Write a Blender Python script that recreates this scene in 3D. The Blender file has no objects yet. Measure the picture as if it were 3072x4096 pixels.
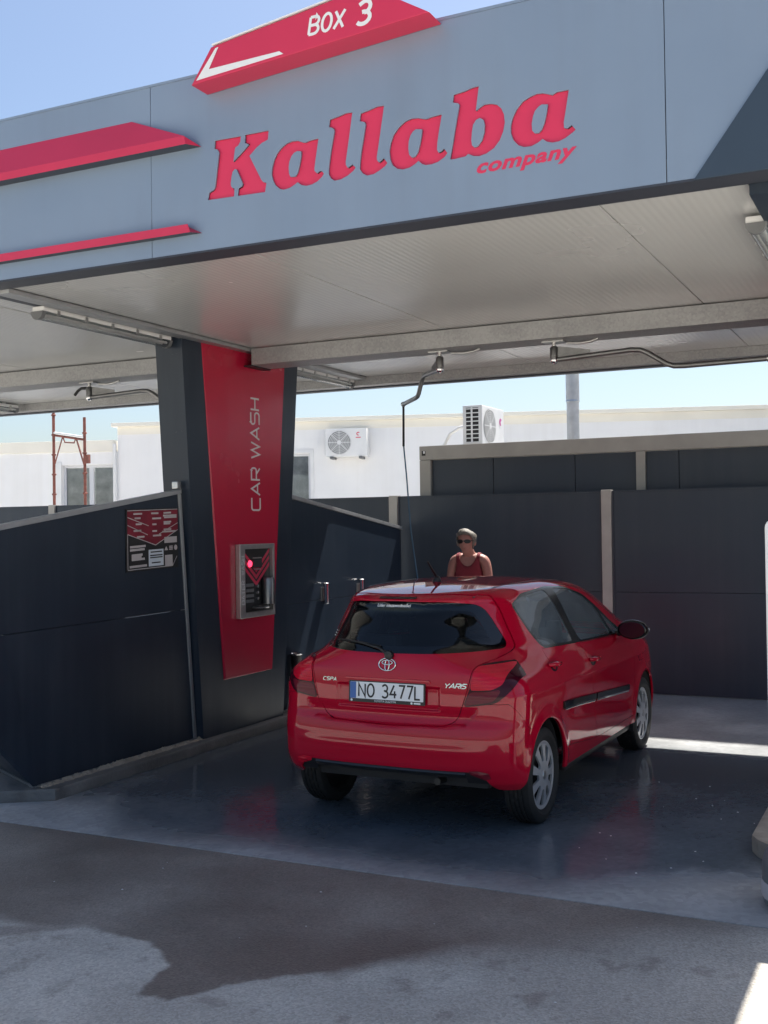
import bpy, bmesh, math, random
import numpy as np
from mathutils import Matrix, Vector
rnd = random.Random(7)
S = bpy.context.scene
COL = S.collection

# ------------------------------------------------------------------ camera, sky, sun, exposure
cd = bpy.data.cameras.new('camera')
cd.sensor_fit = 'VERTICAL'; cd.sensor_height = 36.0; cd.sensor_width = 27.0
cd.lens = 39.2; cd.clip_start = .05; cd.clip_end = 2000
cam = bpy.data.objects.new('camera', cd); COL.objects.link(cam)
CAM_ROT = ((0.897917, 0.018256, 0.439785), (0.439927, -0.004475, -0.898022), (-0.014426, 0.999823, -0.012050))
cam.matrix_world = Matrix.Translation((0, 0, 1.9)) @ Matrix(CAM_ROT).to_4x4()
S.camera = cam

SUN_VEC = Vector((.20, 1.0, 1.97)).normalized()          # from the ground towards the sun
W = bpy.data.worlds.new('World'); S.world = W; W.use_nodes = True
nt = W.node_tree; nt.nodes.clear()
sky = nt.nodes.new('ShaderNodeTexSky'); sky.sky_type = 'NISHITA'; sky.sun_disc = False
sky.sun_elevation = math.asin(SUN_VEC.z)
sky.sun_rotation = math.atan2(SUN_VEC.x, SUN_VEC.y)
sky.air_density = 1.0; sky.dust_density = 1.8; sky.ozone_density = 2.3
bg = nt.nodes.new('ShaderNodeBackground'); bg.inputs['Strength'].default_value = .072
wo = nt.nodes.new('ShaderNodeOutputWorld')
nt.links.new(sky.outputs[0], bg.inputs[0]); nt.links.new(bg.outputs[0], wo.inputs[0])
sl = bpy.data.lights.new('sun', 'SUN'); sl.energy = 5.0; sl.angle = math.radians(.53); sl.color = (1.0, .95, .87)
so = bpy.data.objects.new('sun', sl); COL.objects.link(so)
so.rotation_euler = SUN_VEC.to_track_quat('Z', 'Y').to_euler(); so.location = (0, 0, 30)
S.view_settings.view_transform = 'Standard'; S.view_settings.look = 'None'
S.view_settings.exposure = 1.27; S.view_settings.gamma = 1.0; S.view_settings.use_curve_mapping = False
S.cycles.max_bounces = 10; S.cycles.diffuse_bounces = 4; S.cycles.glossy_bounces = 5; S.cycles.transparent_max_bounces = 12
S.cycles.use_denoising = True

# ------------------------------------------------------------------ materials
def mat(name, col, rough=.5, metal=0., spec=.5, vary=.0, vscale=4., bump=0., bscale=60., coat=0., rvar=0., emit=None, detail=4):
    m = bpy.data.materials.new(name); m.use_nodes = True
    n = m.node_tree; p = n.nodes['Principled BSDF']
    p.inputs['Base Color'].default_value = (*col, 1); p.inputs['Roughness'].default_value = rough
    p.inputs['Metallic'].default_value = metal; p.inputs['Specular IOR Level'].default_value = spec
    if coat: p.inputs['Coat Weight'].default_value = coat; p.inputs['Coat Roughness'].default_value = .03
    if emit: p.inputs['Emission Color'].default_value = (*emit[0], 1); p.inputs['Emission Strength'].default_value = emit[1]
    tc = n.nodes.new('ShaderNodeTexCoord')
    if vary or rvar:
        no = n.nodes.new('ShaderNodeTexNoise'); no.inputs['Scale'].default_value = vscale; no.inputs['Detail'].default_value = detail
        n.links.new(tc.outputs['Object'], no.inputs['Vector'])
        if vary:
            r = n.nodes.new('ShaderNodeMapRange'); r.inputs[1].default_value = .25; r.inputs[2].default_value = .75
            r.inputs[3].default_value = 1 - vary; r.inputs[4].default_value = 1 + vary
            n.links.new(no.outputs['Fac'], r.inputs[0])
            mx = n.nodes.new('ShaderNodeMix'); mx.data_type = 'RGBA'; mx.blend_type = 'MULTIPLY'; mx.inputs[0].default_value = 1
            mx.inputs[6].default_value = (*col, 1); n.links.new(r.outputs[0], mx.inputs[7]); n.links.new(mx.outputs[2], p.inputs['Base Color'])
        if rvar:
            r2 = n.nodes.new('ShaderNodeMapRange'); r2.inputs[1].default_value = .3; r2.inputs[2].default_value = .7
            r2.inputs[3].default_value = max(.02, rough - rvar); r2.inputs[4].default_value = min(1, rough + rvar)
            n.links.new(no.outputs['Fac'], r2.inputs[0]); n.links.new(r2.outputs[0], p.inputs['Roughness'])
    if bump:
        nb = n.nodes.new('ShaderNodeTexNoise'); nb.inputs['Scale'].default_value = bscale; nb.inputs['Detail'].default_value = 5
        n.links.new(tc.outputs['Object'], nb.inputs['Vector'])
        b = n.nodes.new('ShaderNodeBump'); b.inputs['Strength'].default_value = bump; b.inputs['Distance'].default_value = .01
        n.links.new(nb.outputs['Fac'], b.inputs['Height']); n.links.new(b.outputs[0], p.inputs['Normal'])
    return m

M = {}
M['fascia'] = mat('silver_grey_cladding', (.24, .305, .395), .42, .2, vary=.04, vscale=1.3, rvar=.06)
M['fascia_edge'] = mat('fascia_return', (.036, .042, .058), .5)
M['sign_red'] = mat('red_sheet', (.60, .03, .084), .45, vary=.05, vscale=2.)
M['letter_red'] = mat('red_letter', (.70, .032, .098), .5)
M['white_paint'] = mat('white_print', (.80, .80, .80), .5)
M['anthracite'] = mat('anthracite_sheet', (.018, .028, .045), .36, .0, spec=.4, vary=.10, vscale=1.6, rvar=.07, bump=.03, bscale=3.)
M['back_sheet'] = mat('slate_grey_sheet', (.030, .042, .061), .42, .0, spec=.4, vary=.10, vscale=1.3, rvar=.07, bump=.03, bscale=3.)
M['wedge'] = mat('dark_blue_grey_cladding', (.032, .052, .080), .45, vary=.05)
M['pillar_red'] = mat('pillar_red_sheet', (.46, .010, .042), .26, vary=.03, vscale=1., rvar=.03)
M['steel'] = mat('brushed_steel', (.55, .55, .54), .32, .9, vary=.08, vscale=30)
M['chrome'] = mat('chrome', (.75, .75, .76), .12, 1.)
M['dark_steel'] = mat('dull_steel_tube', (.22, .22, .22), .34, .85, vary=.15, vscale=12)
M['alu'] = mat('aluminium_profile', (.42, .43, .44), .42, .6, vary=.1, vscale=8)
M['post'] = mat('grey_painted_post', (.42, .40, .37), .55, .1, vary=.12, vscale=5)
M['container'] = mat('container_frame_paint', (.36, .34, .30), .5, .05, vary=.12, vscale=3)
M['concrete'] = mat('kerb_concrete', (.15, .145, .14), .62, vary=.35, vscale=6., bump=.6, bscale=45, rvar=.2)
M['stone'] = mat('pale_kerb_concrete', (.30, .26, .21), .8, vary=.25, vscale=9., bump=.5, bscale=50)
M['black'] = mat('black_plastic', (.012, .012, .013), .42, bump=.1, bscale=300)
M['rubber'] = mat('black_rubber', (.012, .012, .012), .7)
M['dark'] = mat('dark_interior', (.028, .029, .032), .8)
M['white_wall'] = mat('white_render_wall', (.88, .875, .865), .85, vary=.035, vscale=1.2, bump=.15, bscale=40)
M['cream'] = mat('sunlit_cream_render', (.88, .84, .74), .85, vary=.04, vscale=2)  # warm cream holds the sunlit look of the roof edges in the colour
M['white_plastic'] = mat('white_plastic', (.80, .80, .79), .4, vary=.04, vscale=6)
M['grey_plastic'] = mat('grey_plastic', (.15, .155, .16), .5, vary=.12, vscale=9)
M['pvc'] = mat('window_pvc', (.62, .63, .66), .4)
M['rust'] = mat('red_brown_scaffold', (.22, .075, .055), .75, vary=.45, vscale=14)
M['galv_pipe'] = mat('galvanised_pipe', (.50, .50, .50), .42, .5, vary=.12, vscale=9)
M['skin'] = mat('skin', (.33, .155, .125), .5, vary=.12, vscale=30)
M['hair'] = mat('grey_hair', (.15, .138, .12), .6, vary=.35, vscale=60, bump=.6, bscale=120)
M['tank'] = mat('red_tank_top', (.17, .014, .026), .8, vary=.12, vscale=20)
M['trouser'] = mat('dark_shorts', (.05, .06, .09), .8, vary=.1)
M['hose'] = mat('blue_hose', (.03, .09, .16), .4)
M['wire'] = mat('black_cable', (.05, .05, .055), .6)
M['paper'] = mat('pale_paper', (.60, .66, .72), .6)
M['print_grey'] = mat('pale_print', (.50, .46, .46), .6)
M['pillar_print'] = mat('pillar_lettering', (.66, .62, .63), .5)
M['blue'] = mat('blue_print', (.05, .14, .40), .5)
M['led'] = mat('red_display', (.4, .01, .03), .3, emit=((1., .05, .12), 1.1))

# ceiling: white lacquered sheet with fine ribs running away from the front
def ceiling_mat():
    m = mat('white_ribbed_ceiling_sheet', (.61, .615, .605), .24, .15, vary=.03, vscale=.5, rvar=.05)
    n = m.node_tree; p = n.nodes['Principled BSDF']
    tc = n.nodes.new('ShaderNodeTexCoord'); wv = n.nodes.new('ShaderNodeTexWave')
    wv.bands_direction = 'X'; wv.inputs['Scale'].default_value = 7.2; wv.inputs['Distortion'].default_value = 0
    n.links.new(tc.outputs['Object'], wv.inputs['Vector'])
    b = n.nodes.new('ShaderNodeBump'); b.inputs['Strength'].default_value = .12; b.inputs['Distance'].default_value = .01
    n.links.new(wv.outputs['Fac'], b.inputs['Height']); n.links.new(b.outputs[0], p.inputs['Normal'])
    return m
M['ceiling'] = ceiling_mat()

def galv_mat():
    m = bpy.data.materials.new('galvanised_steel'); m.use_nodes = True
    n = m.node_tree; p = n.nodes['Principled BSDF']; tc = n.nodes.new('ShaderNodeTexCoord')
    v = n.nodes.new('ShaderNodeTexVoronoi'); v.inputs['Scale'].default_value = 60
    n.links.new(tc.outputs['Object'], v.inputs['Vector'])
    no = n.nodes.new('ShaderNodeTexNoise'); no.inputs['Scale'].default_value = 3; no.inputs['Detail'].default_value = 6
    n.links.new(tc.outputs['Object'], no.inputs['Vector'])
    bw = n.nodes.new('ShaderNodeRGBToBW'); n.links.new(v.outputs['Color'], bw.inputs[0])
    ad = n.nodes.new('ShaderNodeMath'); ad.operation = 'MULTIPLY_ADD'; ad.inputs[1].default_value = .55
    n.links.new(bw.outputs[0], ad.inputs[0]); n.links.new(no.outputs['Fac'], ad.inputs[2])
    r = n.nodes.new('ShaderNodeValToRGB'); r.color_ramp.elements[0].position = .45; r.color_ramp.elements[1].position = 1.0
    r.color_ramp.elements[0].color = (.30, .302, .305, 1); r.color_ramp.elements[1].color = (.40, .40, .40, 1)
    n.links.new(ad.outputs[0], r.inputs[0]); n.links.new(r.outputs[0], p.inputs['Base Color'])
    p.inputs['Roughness'].default_value = .5; p.inputs['Metallic'].default_value = .45
    return m
M['galv'] = galv_mat()

def streaks(m, col, amt):
    n = m.node_tree; p = n.nodes['Principled BSDF']; L = n.links.new; tc = n.nodes.new('ShaderNodeTexCoord'); mp = n.nodes.new('ShaderNodeMapping'); mp.inputs['Scale'].default_value = (9, 9, .55)
    L(tc.outputs['Object'], mp.inputs['Vector']); no = n.nodes.new('ShaderNodeTexNoise'); no.inputs['Scale'].default_value = 1.0; no.inputs['Detail'].default_value = 6; L(mp.outputs[0], no.inputs['Vector'])
    n2 = n.nodes.new('ShaderNodeTexNoise'); n2.inputs['Scale'].default_value = 1.1; n2.inputs['Detail'].default_value = 5; L(tc.outputs['Object'], n2.inputs['Vector'])
    mu = n.nodes.new('ShaderNodeMath'); mu.operation = 'MULTIPLY'; L(no.outputs['Fac'], mu.inputs[0]); L(n2.outputs['Fac'], mu.inputs[1])
    r = n.nodes.new('ShaderNodeMapRange'); r.inputs[1].default_value = .22; r.inputs[2].default_value = .48; r.inputs[3].default_value = 0; r.inputs[4].default_value = amt; L(mu.outputs[0], r.inputs[0])
    mx = n.nodes.new('ShaderNodeMix'); mx.data_type = 'RGBA'; src = p.inputs['Base Color'].links[0].from_socket if p.inputs['Base Color'].links else None
    if src: L(src, mx.inputs[6])
    else: mx.inputs[6].default_value = p.inputs['Base Color'].default_value
    mx.inputs[7].default_value = (*col, 1); L(r.outputs[0], mx.inputs[0]); L(mx.outputs[2], p.inputs['Base Color'])
streaks(M['anthracite'], (.065, .078, .095), .30); streaks(M['back_sheet'], (.085, .09, .10), .22); streaks(M['fascia'], (.20, .22, .25), .18); streaks(M['pillar_red'], (.30, .03, .06), .12); streaks(M['white_wall'], (.72, .70, .66), .25)

def glass_mat(name, tint, gl=(1, 1, 1), rough=.02, ior=1.5, dirt_sheen=0.):
    m = bpy.data.materials.new(name); m.use_nodes = True; n = m.node_tree
    for x in list(n.nodes):
        if x.type == 'BSDF_PRINCIPLED': n.nodes.remove(x)
    out = [x for x in n.nodes if x.type == 'OUTPUT_MATERIAL'][0]
    t = n.nodes.new('ShaderNodeBsdfTransparent'); t.inputs[0].default_value = (*tint, 1)
    g = n.nodes.new('ShaderNodeBsdfGlossy'); g.inputs['Color'].default_value = (*gl, 1); g.inputs['Roughness'].default_value = rough
    f = n.nodes.new('ShaderNodeFresnel'); f.inputs['IOR'].default_value = ior
    mx = n.nodes.new('ShaderNodeMixShader'); n.links.new(f.outputs[0], mx.inputs[0])
    n.links.new(t.outputs[0], mx.inputs[1]); n.links.new(g.outputs[0], mx.inputs[2])
    last = mx
    if dirt_sheen:
        d = n.nodes.new('ShaderNodeBsdfDiffuse'); d.inputs[0].default_value = (.27, .33, .38, 1)  # pale blue film: reflected sky painted on side glass, dirt on lamp covers
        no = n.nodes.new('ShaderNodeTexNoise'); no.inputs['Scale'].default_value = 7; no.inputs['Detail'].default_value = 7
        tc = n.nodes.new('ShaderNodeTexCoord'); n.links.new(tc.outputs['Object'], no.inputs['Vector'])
        r = n.nodes.new('ShaderNodeMapRange'); r.inputs[1].default_value = .25; r.inputs[2].default_value = .75; r.inputs[3].default_value = dirt_sheen * .3; r.inputs[4].default_value = dirt_sheen
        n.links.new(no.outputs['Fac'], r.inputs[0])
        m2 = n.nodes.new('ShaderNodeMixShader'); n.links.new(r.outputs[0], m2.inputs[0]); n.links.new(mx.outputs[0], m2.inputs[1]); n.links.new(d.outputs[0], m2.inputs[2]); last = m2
    n.links.new(last.outputs[0], out.inputs['Surface'])
    return m
M['tint_glass'] = glass_mat('dark_tinted_rear_glass', (.50, .54, .56), ior=1.45)
M['side_glass'] = glass_mat('wet_sheen_side_glass', (.50, .55, .57), ior=1.7, dirt_sheen=.42)
M['pane'] = glass_mat('house_window_glass', (.86, .88, .90), ior=1.6)
M['clear'] = glass_mat('clear_lamp_cover', (.86, .86, .84), ior=1.5, rough=.12, dirt_sheen=.25)

# ------------------------------------------------------------------ mesh helpers
class MB:
    def __init__(s): s.v = []; s.f = []
    def add(s, v, f):
        o = len(s.v); s.v += [tuple(float(c) for c in p) for p in v]; s.f += [tuple(i + o for i in q) for q in f]; return s
    def box(s, x0, x1, y0, y1, z0, z1):
        v = [(x, y, z) for x in (x0, x1) for y in (y0, y1) for z in (z0, z1)]
        return s.add(v, [(0, 1, 3, 2), (4, 6, 7, 5), (0, 4, 5, 1), (2, 3, 7, 6), (0, 2, 6, 4), (1, 5, 7, 3)])
    def prism(s, poly, fn, a, b):
        """poly: 2D outline; fn(u, v, w) -> point; w runs a..b"""
        n = len(poly); v = [fn(u, w_, a) for u, w_ in poly] + [fn(u, w_, b) for u, w_ in poly]
        return s.add(v, [tuple(range(n)), tuple(range(2 * n - 1, n - 1, -1))] + [(i, i + n, (i + 1) % n + n, (i + 1) % n) for i in range(n)])
    def tube(s, path, r, n=10, cap=True):
        P = [Vector(p) for p in path]; rs = r if isinstance(r, (list, tuple)) else [r] * len(P)
        rings = []; up = None
        for i, p in enumerate(P):
            d = (P[min(i + 1, len(P) - 1)] - P[max(i - 1, 0)]).normalized()
            if up is None: up = Vector((0, 0, 1)) if abs(d.z) < .9 else Vector((1, 0, 0))
            a = d.cross(up).normalized(); b = a.cross(d).normalized(); up = b
            rings.append([p + (a * math.cos(2 * math.pi * k / n) + b * math.sin(2 * math.pi * k / n)) * rs[i] for k in range(n)])
        v = [q for R in rings for q in R]; f = []
        for i in range(len(P) - 1):
            for k in range(n): f.append((i * n + k, i * n + (k + 1) % n, (i + 1) * n + (k + 1) % n, (i + 1) * n + k))
        if cap: f += [tuple(range(n - 1, -1, -1)), tuple(range((len(P) - 1) * n, len(P) * n))]
        return s.add(v, f)
    def lathe(s, prof, c, axis='z', n=24, a0=0, a1=2 * math.pi):
        """prof: (radius, along) pairs"""
        full = abs(a1 - a0 - 2 * math.pi) < 1e-6; m = n if full else n + 1; v = []
        for k in range(m):
            t = a0 + (a1 - a0) * k / n; ct, st = math.cos(t), math.sin(t)
            for r, h in prof:
                if axis == 'z': v.append((c[0] + r * ct, c[1] + r * st, c[2] + h))
                elif axis == 'x': v.append((c[0] + h, c[1] + r * ct, c[2] + r * st))
                else: v.append((c[0] + r * ct, c[1] + h, c[2] + r * st))
        q = len(prof); f = []
        for k in range(n):
            k2 = (k + 1) % m
            for i in range(q - 1): f.append((k * q + i, k2 * q + i, k2 * q + i + 1, k * q + i + 1))
        return s.add(v, f)
    def ball(s, c, r, n=12, m=8):
        rx, ry, rz = r if isinstance(r, (tuple, list)) else (r, r, r); v = []; f = []
        for i in range(m + 1):
            th = math.pi * i / m
            for k in range(n):
                ph = 2 * math.pi * k / n; v.append((c[0] + rx * math.sin(th) * math.cos(ph), c[1] + ry * math.sin(th) * math.sin(ph), c[2] + rz * math.cos(th)))
        for i in range(m):
            for k in range(n): f.append((i * n + k, (i + 1) * n + k, (i + 1) * n + (k + 1) % n, i * n + (k + 1) % n))
        return s.add(v, f)
    def build(s, name, m, parent=None, bevel=0., smooth=None, loc=None):
        me = bpy.data.meshes.new(name); off = Vector(loc) if loc is not None else (parent['_o'] if parent and '_o' in parent else None)
        off = Vector(off) if off is not None else Vector((0, 0, 0))
        bm = bmesh.new(); vs = [bm.verts.new(Vector(p) - off) for p in s.v]
        for q in s.f:
            if len(set(q)) > 2:
                try: bm.faces.new([vs[i] for i in dict.fromkeys(q)])
                except ValueError: pass
        bmesh.ops.remove_doubles(bm, verts=bm.verts, dist=1e-5)
        bmesh.ops.recalc_face_normals(bm, faces=bm.faces)
        if bevel:
            es = [e for e in bm.edges if len(e.link_faces) == 2 and e.calc_face_angle(0) > .6]
            bmesh.ops.bevel(bm, geom=es, offset=bevel, segments=2, profile=.7, affect='EDGES', clamp_overlap=True)
        if smooth is not None:
            for f in bm.faces: f.smooth = True
            for e in bm.edges:
                if len(e.link_faces) == 2 and e.calc_face_angle(0) > smooth: e.smooth = False
        bm.to_mesh(me); bm.free(); me.materials.append(m)
        o = bpy.data.objects.new(name, me); COL.objects.link(o)
        if parent is not None: o.parent = parent
        elif loc is not None: o.location = off
        return o

def tag(o, label=None, cat=None, group=None, kind=None):
    if label: o['label'] = label
    if cat: o['category'] = cat
    if group: o['group'] = group
    if kind: o['kind'] = kind
    return o
def thing(name, label, cat, loc=(0, 0, 0), group=None, rz=0.):
    o = bpy.data.objects.new(name, None); COL.objects.link(o); o.location = loc; o.rotation_euler = (0, 0, rz)
    o.empty_display_size = .1
    if rz == 0.: o['_o'] = list(loc)
    return tag(o, label, cat, group)
def copy_tree(o, parent=None):
    c = o.copy(); COL.objects.link(c)
    if parent is not None: c.parent = parent
    for ch in [x for x in bpy.data.objects if x.parent == o]: copy_tree(ch, c)
    return c

# flat shapes with holes (even-odd), extruded: outline lists in (u, v), mapped by fn(u, v, w)
def plate(name, loops, depth, fn, m, parent=None, bev=0.):
    cu = bpy.data.curves.new(name, 'CURVE'); cu.dimensions = '2D'; cu.fill_mode = 'BOTH'; cu.extrude = depth / 2
    for lp in loops:
        sp = cu.splines.new('POLY'); sp.points.add(len(lp) - 1)
        for p, q in zip(sp.points, lp): p.co = (q[0], q[1], 0, 1)
        sp.use_cyclic_u = True
    ob = bpy.data.objects.new(name, cu); COL.objects.link(ob)
    me = bpy.data.meshes.new_from_object(ob.evaluated_get(bpy.context.evaluated_depsgraph_get()))
    bpy.data.objects.remove(ob); bpy.data.curves.remove(cu)
    off = Vector(parent['_o']) if parent and '_o' in parent else Vector((0, 0, 0))
    for v in me.vertices: v.co = Vector(fn(v.co.x, v.co.y, v.co.z)) - off
    bm = bmesh.new(); bm.from_mesh(me); bmesh.ops.remove_doubles(bm, verts=bm.verts, dist=1e-6)
    bmesh.ops.recalc_face_normals(bm, faces=bm.faces); bm.to_mesh(me); bm.free()
    me.materials.clear(); me.materials.append(m); me.name = name
    o = bpy.data.objects.new(name, me); COL.objects.link(o)
    if parent is not None: o.parent = parent
    return o

# stroke lettering: ribbons along polylines, unit em height
def arc(cx, cy, rx, ry, a, b, n=7):
    return [(cx + rx * math.cos(math.radians(a + (b - a) * i / n)), cy + ry * math.sin(math.radians(a + (b - a) * i / n))) for i in range(n + 1)]
def glyph(ch, w):
    r = min(.22, w * .4)
    G = {
     'A': [[(0, 0), (w / 2, 1), (w, 0)], [(w * .2, .3), (w * .8, .3)]],
     'B': [[(0, 0), (0, 1)], [(0, 1), (w * .55, 1)] + arc(w * .55, .76, w * .4, .24, 90, -90) + [(0, .52)], [(w * .5, .52)] + arc(w * .55, .26, w * .45, .26, 90, -90) + [(0, 0)]],
     'C': [[(w, 1)] + arc(r, 1 - r, r, r, 90, 180, 4) + arc(r, r, r, r, 180, 270, 4) + [(w, 0)]],
     'D': [[(0, 0), (0, 1), (w - r, 1)] + arc(w - r, 1 - r, r, r, 90, 0, 4) + arc(w - r, r, r, r, 0, -90, 4) + [(0, 0)]],
     'E': [[(w, 1), (0, 1), (0, 0), (w, 0)], [(0, .52), (w * .85, .52)]],
     'H': [[(0, 0), (0, 1)], [(w, 0), (w, 1)], [(0, .5), (w, .5)]],
     'I': [[(w / 2, 0), (w / 2, 1)]],
     'L': [[(0, 1), (0, 0), (w, 0)]],
     'N': [[(0, 0), (0, 1), (w, 0), (w, 1)]],
     'O': [arc(w / 2, .5, w / 2, .5, 90, 449, 20)],
     'P': [[(0, 0), (0, 1), (w * .6, 1)] + arc(w * .6, .74, w * .4, .26, 90, -90) + [(0, .48)]],
     'R': [[(0, 0), (0, 1), (w - r, 1)] + arc(w - r, 1 - r, r, r, 90, 0, 4) + arc(w - r, .42 + r, r, r, 0, -90, 4) + [(0, .42)], [(w * .5, .42), (w, 0)]],
     'S': [[(w, 1), (r, 1)] + arc(r, .76, r, .24, 90, 270, 6) + arc(w - r, .26, r, .26, 90, -90, 6) + [(0, 0)]],
     'T': [[(0, 1), (w, 1)], [(w / 2, 1), (w / 2, 0)]],
     'W': [[(0, 1), (w * .25, 0), (w * .5, .95), (w * .75, 0), (w, 1)]],
     'X': [[(0, 0), (w, 1)], [(0, 1), (w, 0)]],
     'Y': [[(0, 1), (w / 2, .48), (w, 1)], [(w / 2, .48), (w / 2, 0)]],
     '3': [[(0, .86)] + arc(w * .48, .74, w * .44, .26, 130, -90, 9), [(w * .3, .52)] + arc(w * .45, .26, w * .55, .27, 90, -145, 10)],
     '4': [[(w * .62, 1), (0, .28), (w, .28)], [(w * .72, .55), (w * .72, 0)]],
     '7': [[(0, 1), (w, 1), (w * .35, 0)]],
     ' ': []}
    return G[ch]
def ribbon(mb, pts, hw, fn, w0):
    if len(pts) < 2: return
    closed = (abs(pts[0][0] - pts[-1][0]) < 1e-3 and abs(pts[0][1] - pts[-1][1]) < 1e-3) or (len(pts) > 15 and math.dist(pts[0], pts[-1]) < .05)
    P = [Vector(p) for p in pts]
    if closed: P = P[:-1]
    n = len(P); L = []; R = []
    for i, p in enumerate(P):
        a = P[i - 1] if (i > 0 or closed) else None; b = P[(i + 1) % n] if (i < n - 1 or closed) else None
        d0 = (p - a).normalized() if a is not None else None; d1 = (b - p).normalized() if b is not None else None
        d0 = d0 or d1; d1 = d1 or d0
        t = d0 + d1
        t = t.normalized() if t.length > 1e-4 else d0
        nn = Vector((-t.y, t.x)); k = max(.38, nn.dot(Vector((-d0.y, d0.x))))
        L.append(p + nn * hw / k); R.append(p - nn * hw / k)
    v = [fn(q.x, q.y, w0) for q in L] + [fn(q.x, q.y, w0) for q in R]
    m = n if closed else n - 1
    mb.add(v, [(i, (i + 1) % n, (i + 1) % n + n, i + n) for i in range(m)])
def strokes(text, widths, gap, hw, fn, slant=0.):
    """returns list of (char, MB) ; fn(u, v, w): text plane in em units"""
    out = []; x = 0
    for ch in text:
        w = widths[ch] if isinstance(widths, dict) else widths
        mb = MB()
        for j, pl in enumerate(glyph(ch, w)):
            ribbon(mb, [(x + px + slant * py, py) for px, py in pl], hw, fn, j * .0004)
        if mb.v: out.append((ch, mb))
        x += w + gap
    return out, x - gap
XZ = lambda Y: (lambda u, v, w: (u, Y - w, v))            # a plane facing the camera side (-Y)
YZ = lambda X: (lambda u, v, w: (X + w, u, v))            # a plane facing +X, u along Y

def text_part(name, body, width, fn, m, parent, bold=0., shear=0., depth=.001):
    cu = bpy.data.curves.new(name, 'FONT'); cu.body = body; cu.offset = bold; cu.shear = shear; cu.extrude = depth / 2; cu.resolution_u = 3; cu.space_character = 1.0 + 2.2 * bold
    ob = bpy.data.objects.new(name, cu); COL.objects.link(ob)
    me = bpy.data.meshes.new_from_object(ob.evaluated_get(bpy.context.evaluated_depsgraph_get()))
    bpy.data.objects.remove(ob); bpy.data.curves.remove(cu)
    xs = [v.co.x for v in me.vertices]; x0, x1 = min(xs), max(xs); k = width / (x1 - x0)
    off = Vector(parent['_o']) if parent and '_o' in parent else Vector((0, 0, 0))
    for v in me.vertices: v.co = Vector(fn((v.co.x - x0) * k, v.co.y * k, v.co.z)) - off
    me.materials.clear(); me.materials.append(m); me.name = name
    o = bpy.data.objects.new(name, me); COL.objects.link(o); o.parent = parent
    return o

# ------------------------------------------------------------------ ground
def grid_sheet(name, xs, ys, z, fld, m, extra=None):
    X, Y = np.meshgrid(xs, ys); n, k = X.shape
    V = np.stack([X, Y, np.full_like(X, z)], -1).reshape(-1, 3)
    i = np.arange((n - 1) * (k - 1)); r, c = i // (k - 1), i % (k - 1); a = r * k + c
    Fq = np.stack([a, a + 1, a + k + 1, a + k], -1)
    me = bpy.data.meshes.new(name); vv = V.tolist(); ff = Fq.tolist()
    if extra:
        for q in extra:
            o = len(vv); vv += [list(p) for p in q]; ff.append(list(range(o, o + len(q))))
    me.from_pydata(vv, [], ff)
    at = me.attributes.new('wet', 'FLOAT', 'POINT'); val = np.zeros(len(vv), np.float32); val[:len(V)] = fld(V[:, 0], V[:, 1]); at.data.foreach_set('value', val)
    me.materials.append(m); o = bpy.data.objects.new(name, me); COL.objects.link(o); return o
def vnoise(x, y, s, seed=0, octv=4):
    r = np.random.RandomState(seed); T = r.rand(64, 64); out = 0; amp = 1; tot = 0
    for k in range(octv):
        u, v = x * s + 7.3 * k + 100, y * s + 3.1 * k + 100; i, j = np.floor(u).astype(int), np.floor(v).astype(int); fu, fv = u - i, v - j
        fu, fv = fu * fu * (3 - 2 * fu), fv * fv * (3 - 2 * fv); g = lambda a, b: T[a % 64, b % 64]
        out = out + amp * ((g(i, j) * (1 - fu) + g(i + 1, j) * fu) * (1 - fv) + (g(i, j + 1) * (1 - fu) + g(i + 1, j + 1) * fu) * fv); tot += amp; amp *= .5; s *= 2.1
    return out / tot
def sst(a, b, v): t = np.clip((v - a) / (b - a), 0, 1); return t * t * (3 - 2 * t)
def poly_sdf(poly, x, y):
    """signed distance to a closed 2D outline, negative inside"""
    P = np.array(poly, float); d = np.full(x.shape, 1e9); ins = np.zeros(x.shape, bool)
    for i in range(len(P)):
        a, b = P[i], P[(i + 1) % len(P)]; e = b - a; wx, wy = x - a[0], y - a[1]
        t = np.clip((wx * e[0] + wy * e[1]) / max(e @ e, 1e-12), 0, 1); d = np.minimum(d, np.hypot(wx - t * e[0], wy - t * e[1]))
        c = (a[1] > y) != (b[1] > y); 
        if abs(e[1]) > 1e-12: ins ^= c & (x < e[0] * (y - a[1]) / e[1] + a[0])
    return np.where(ins, -d, d)

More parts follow.
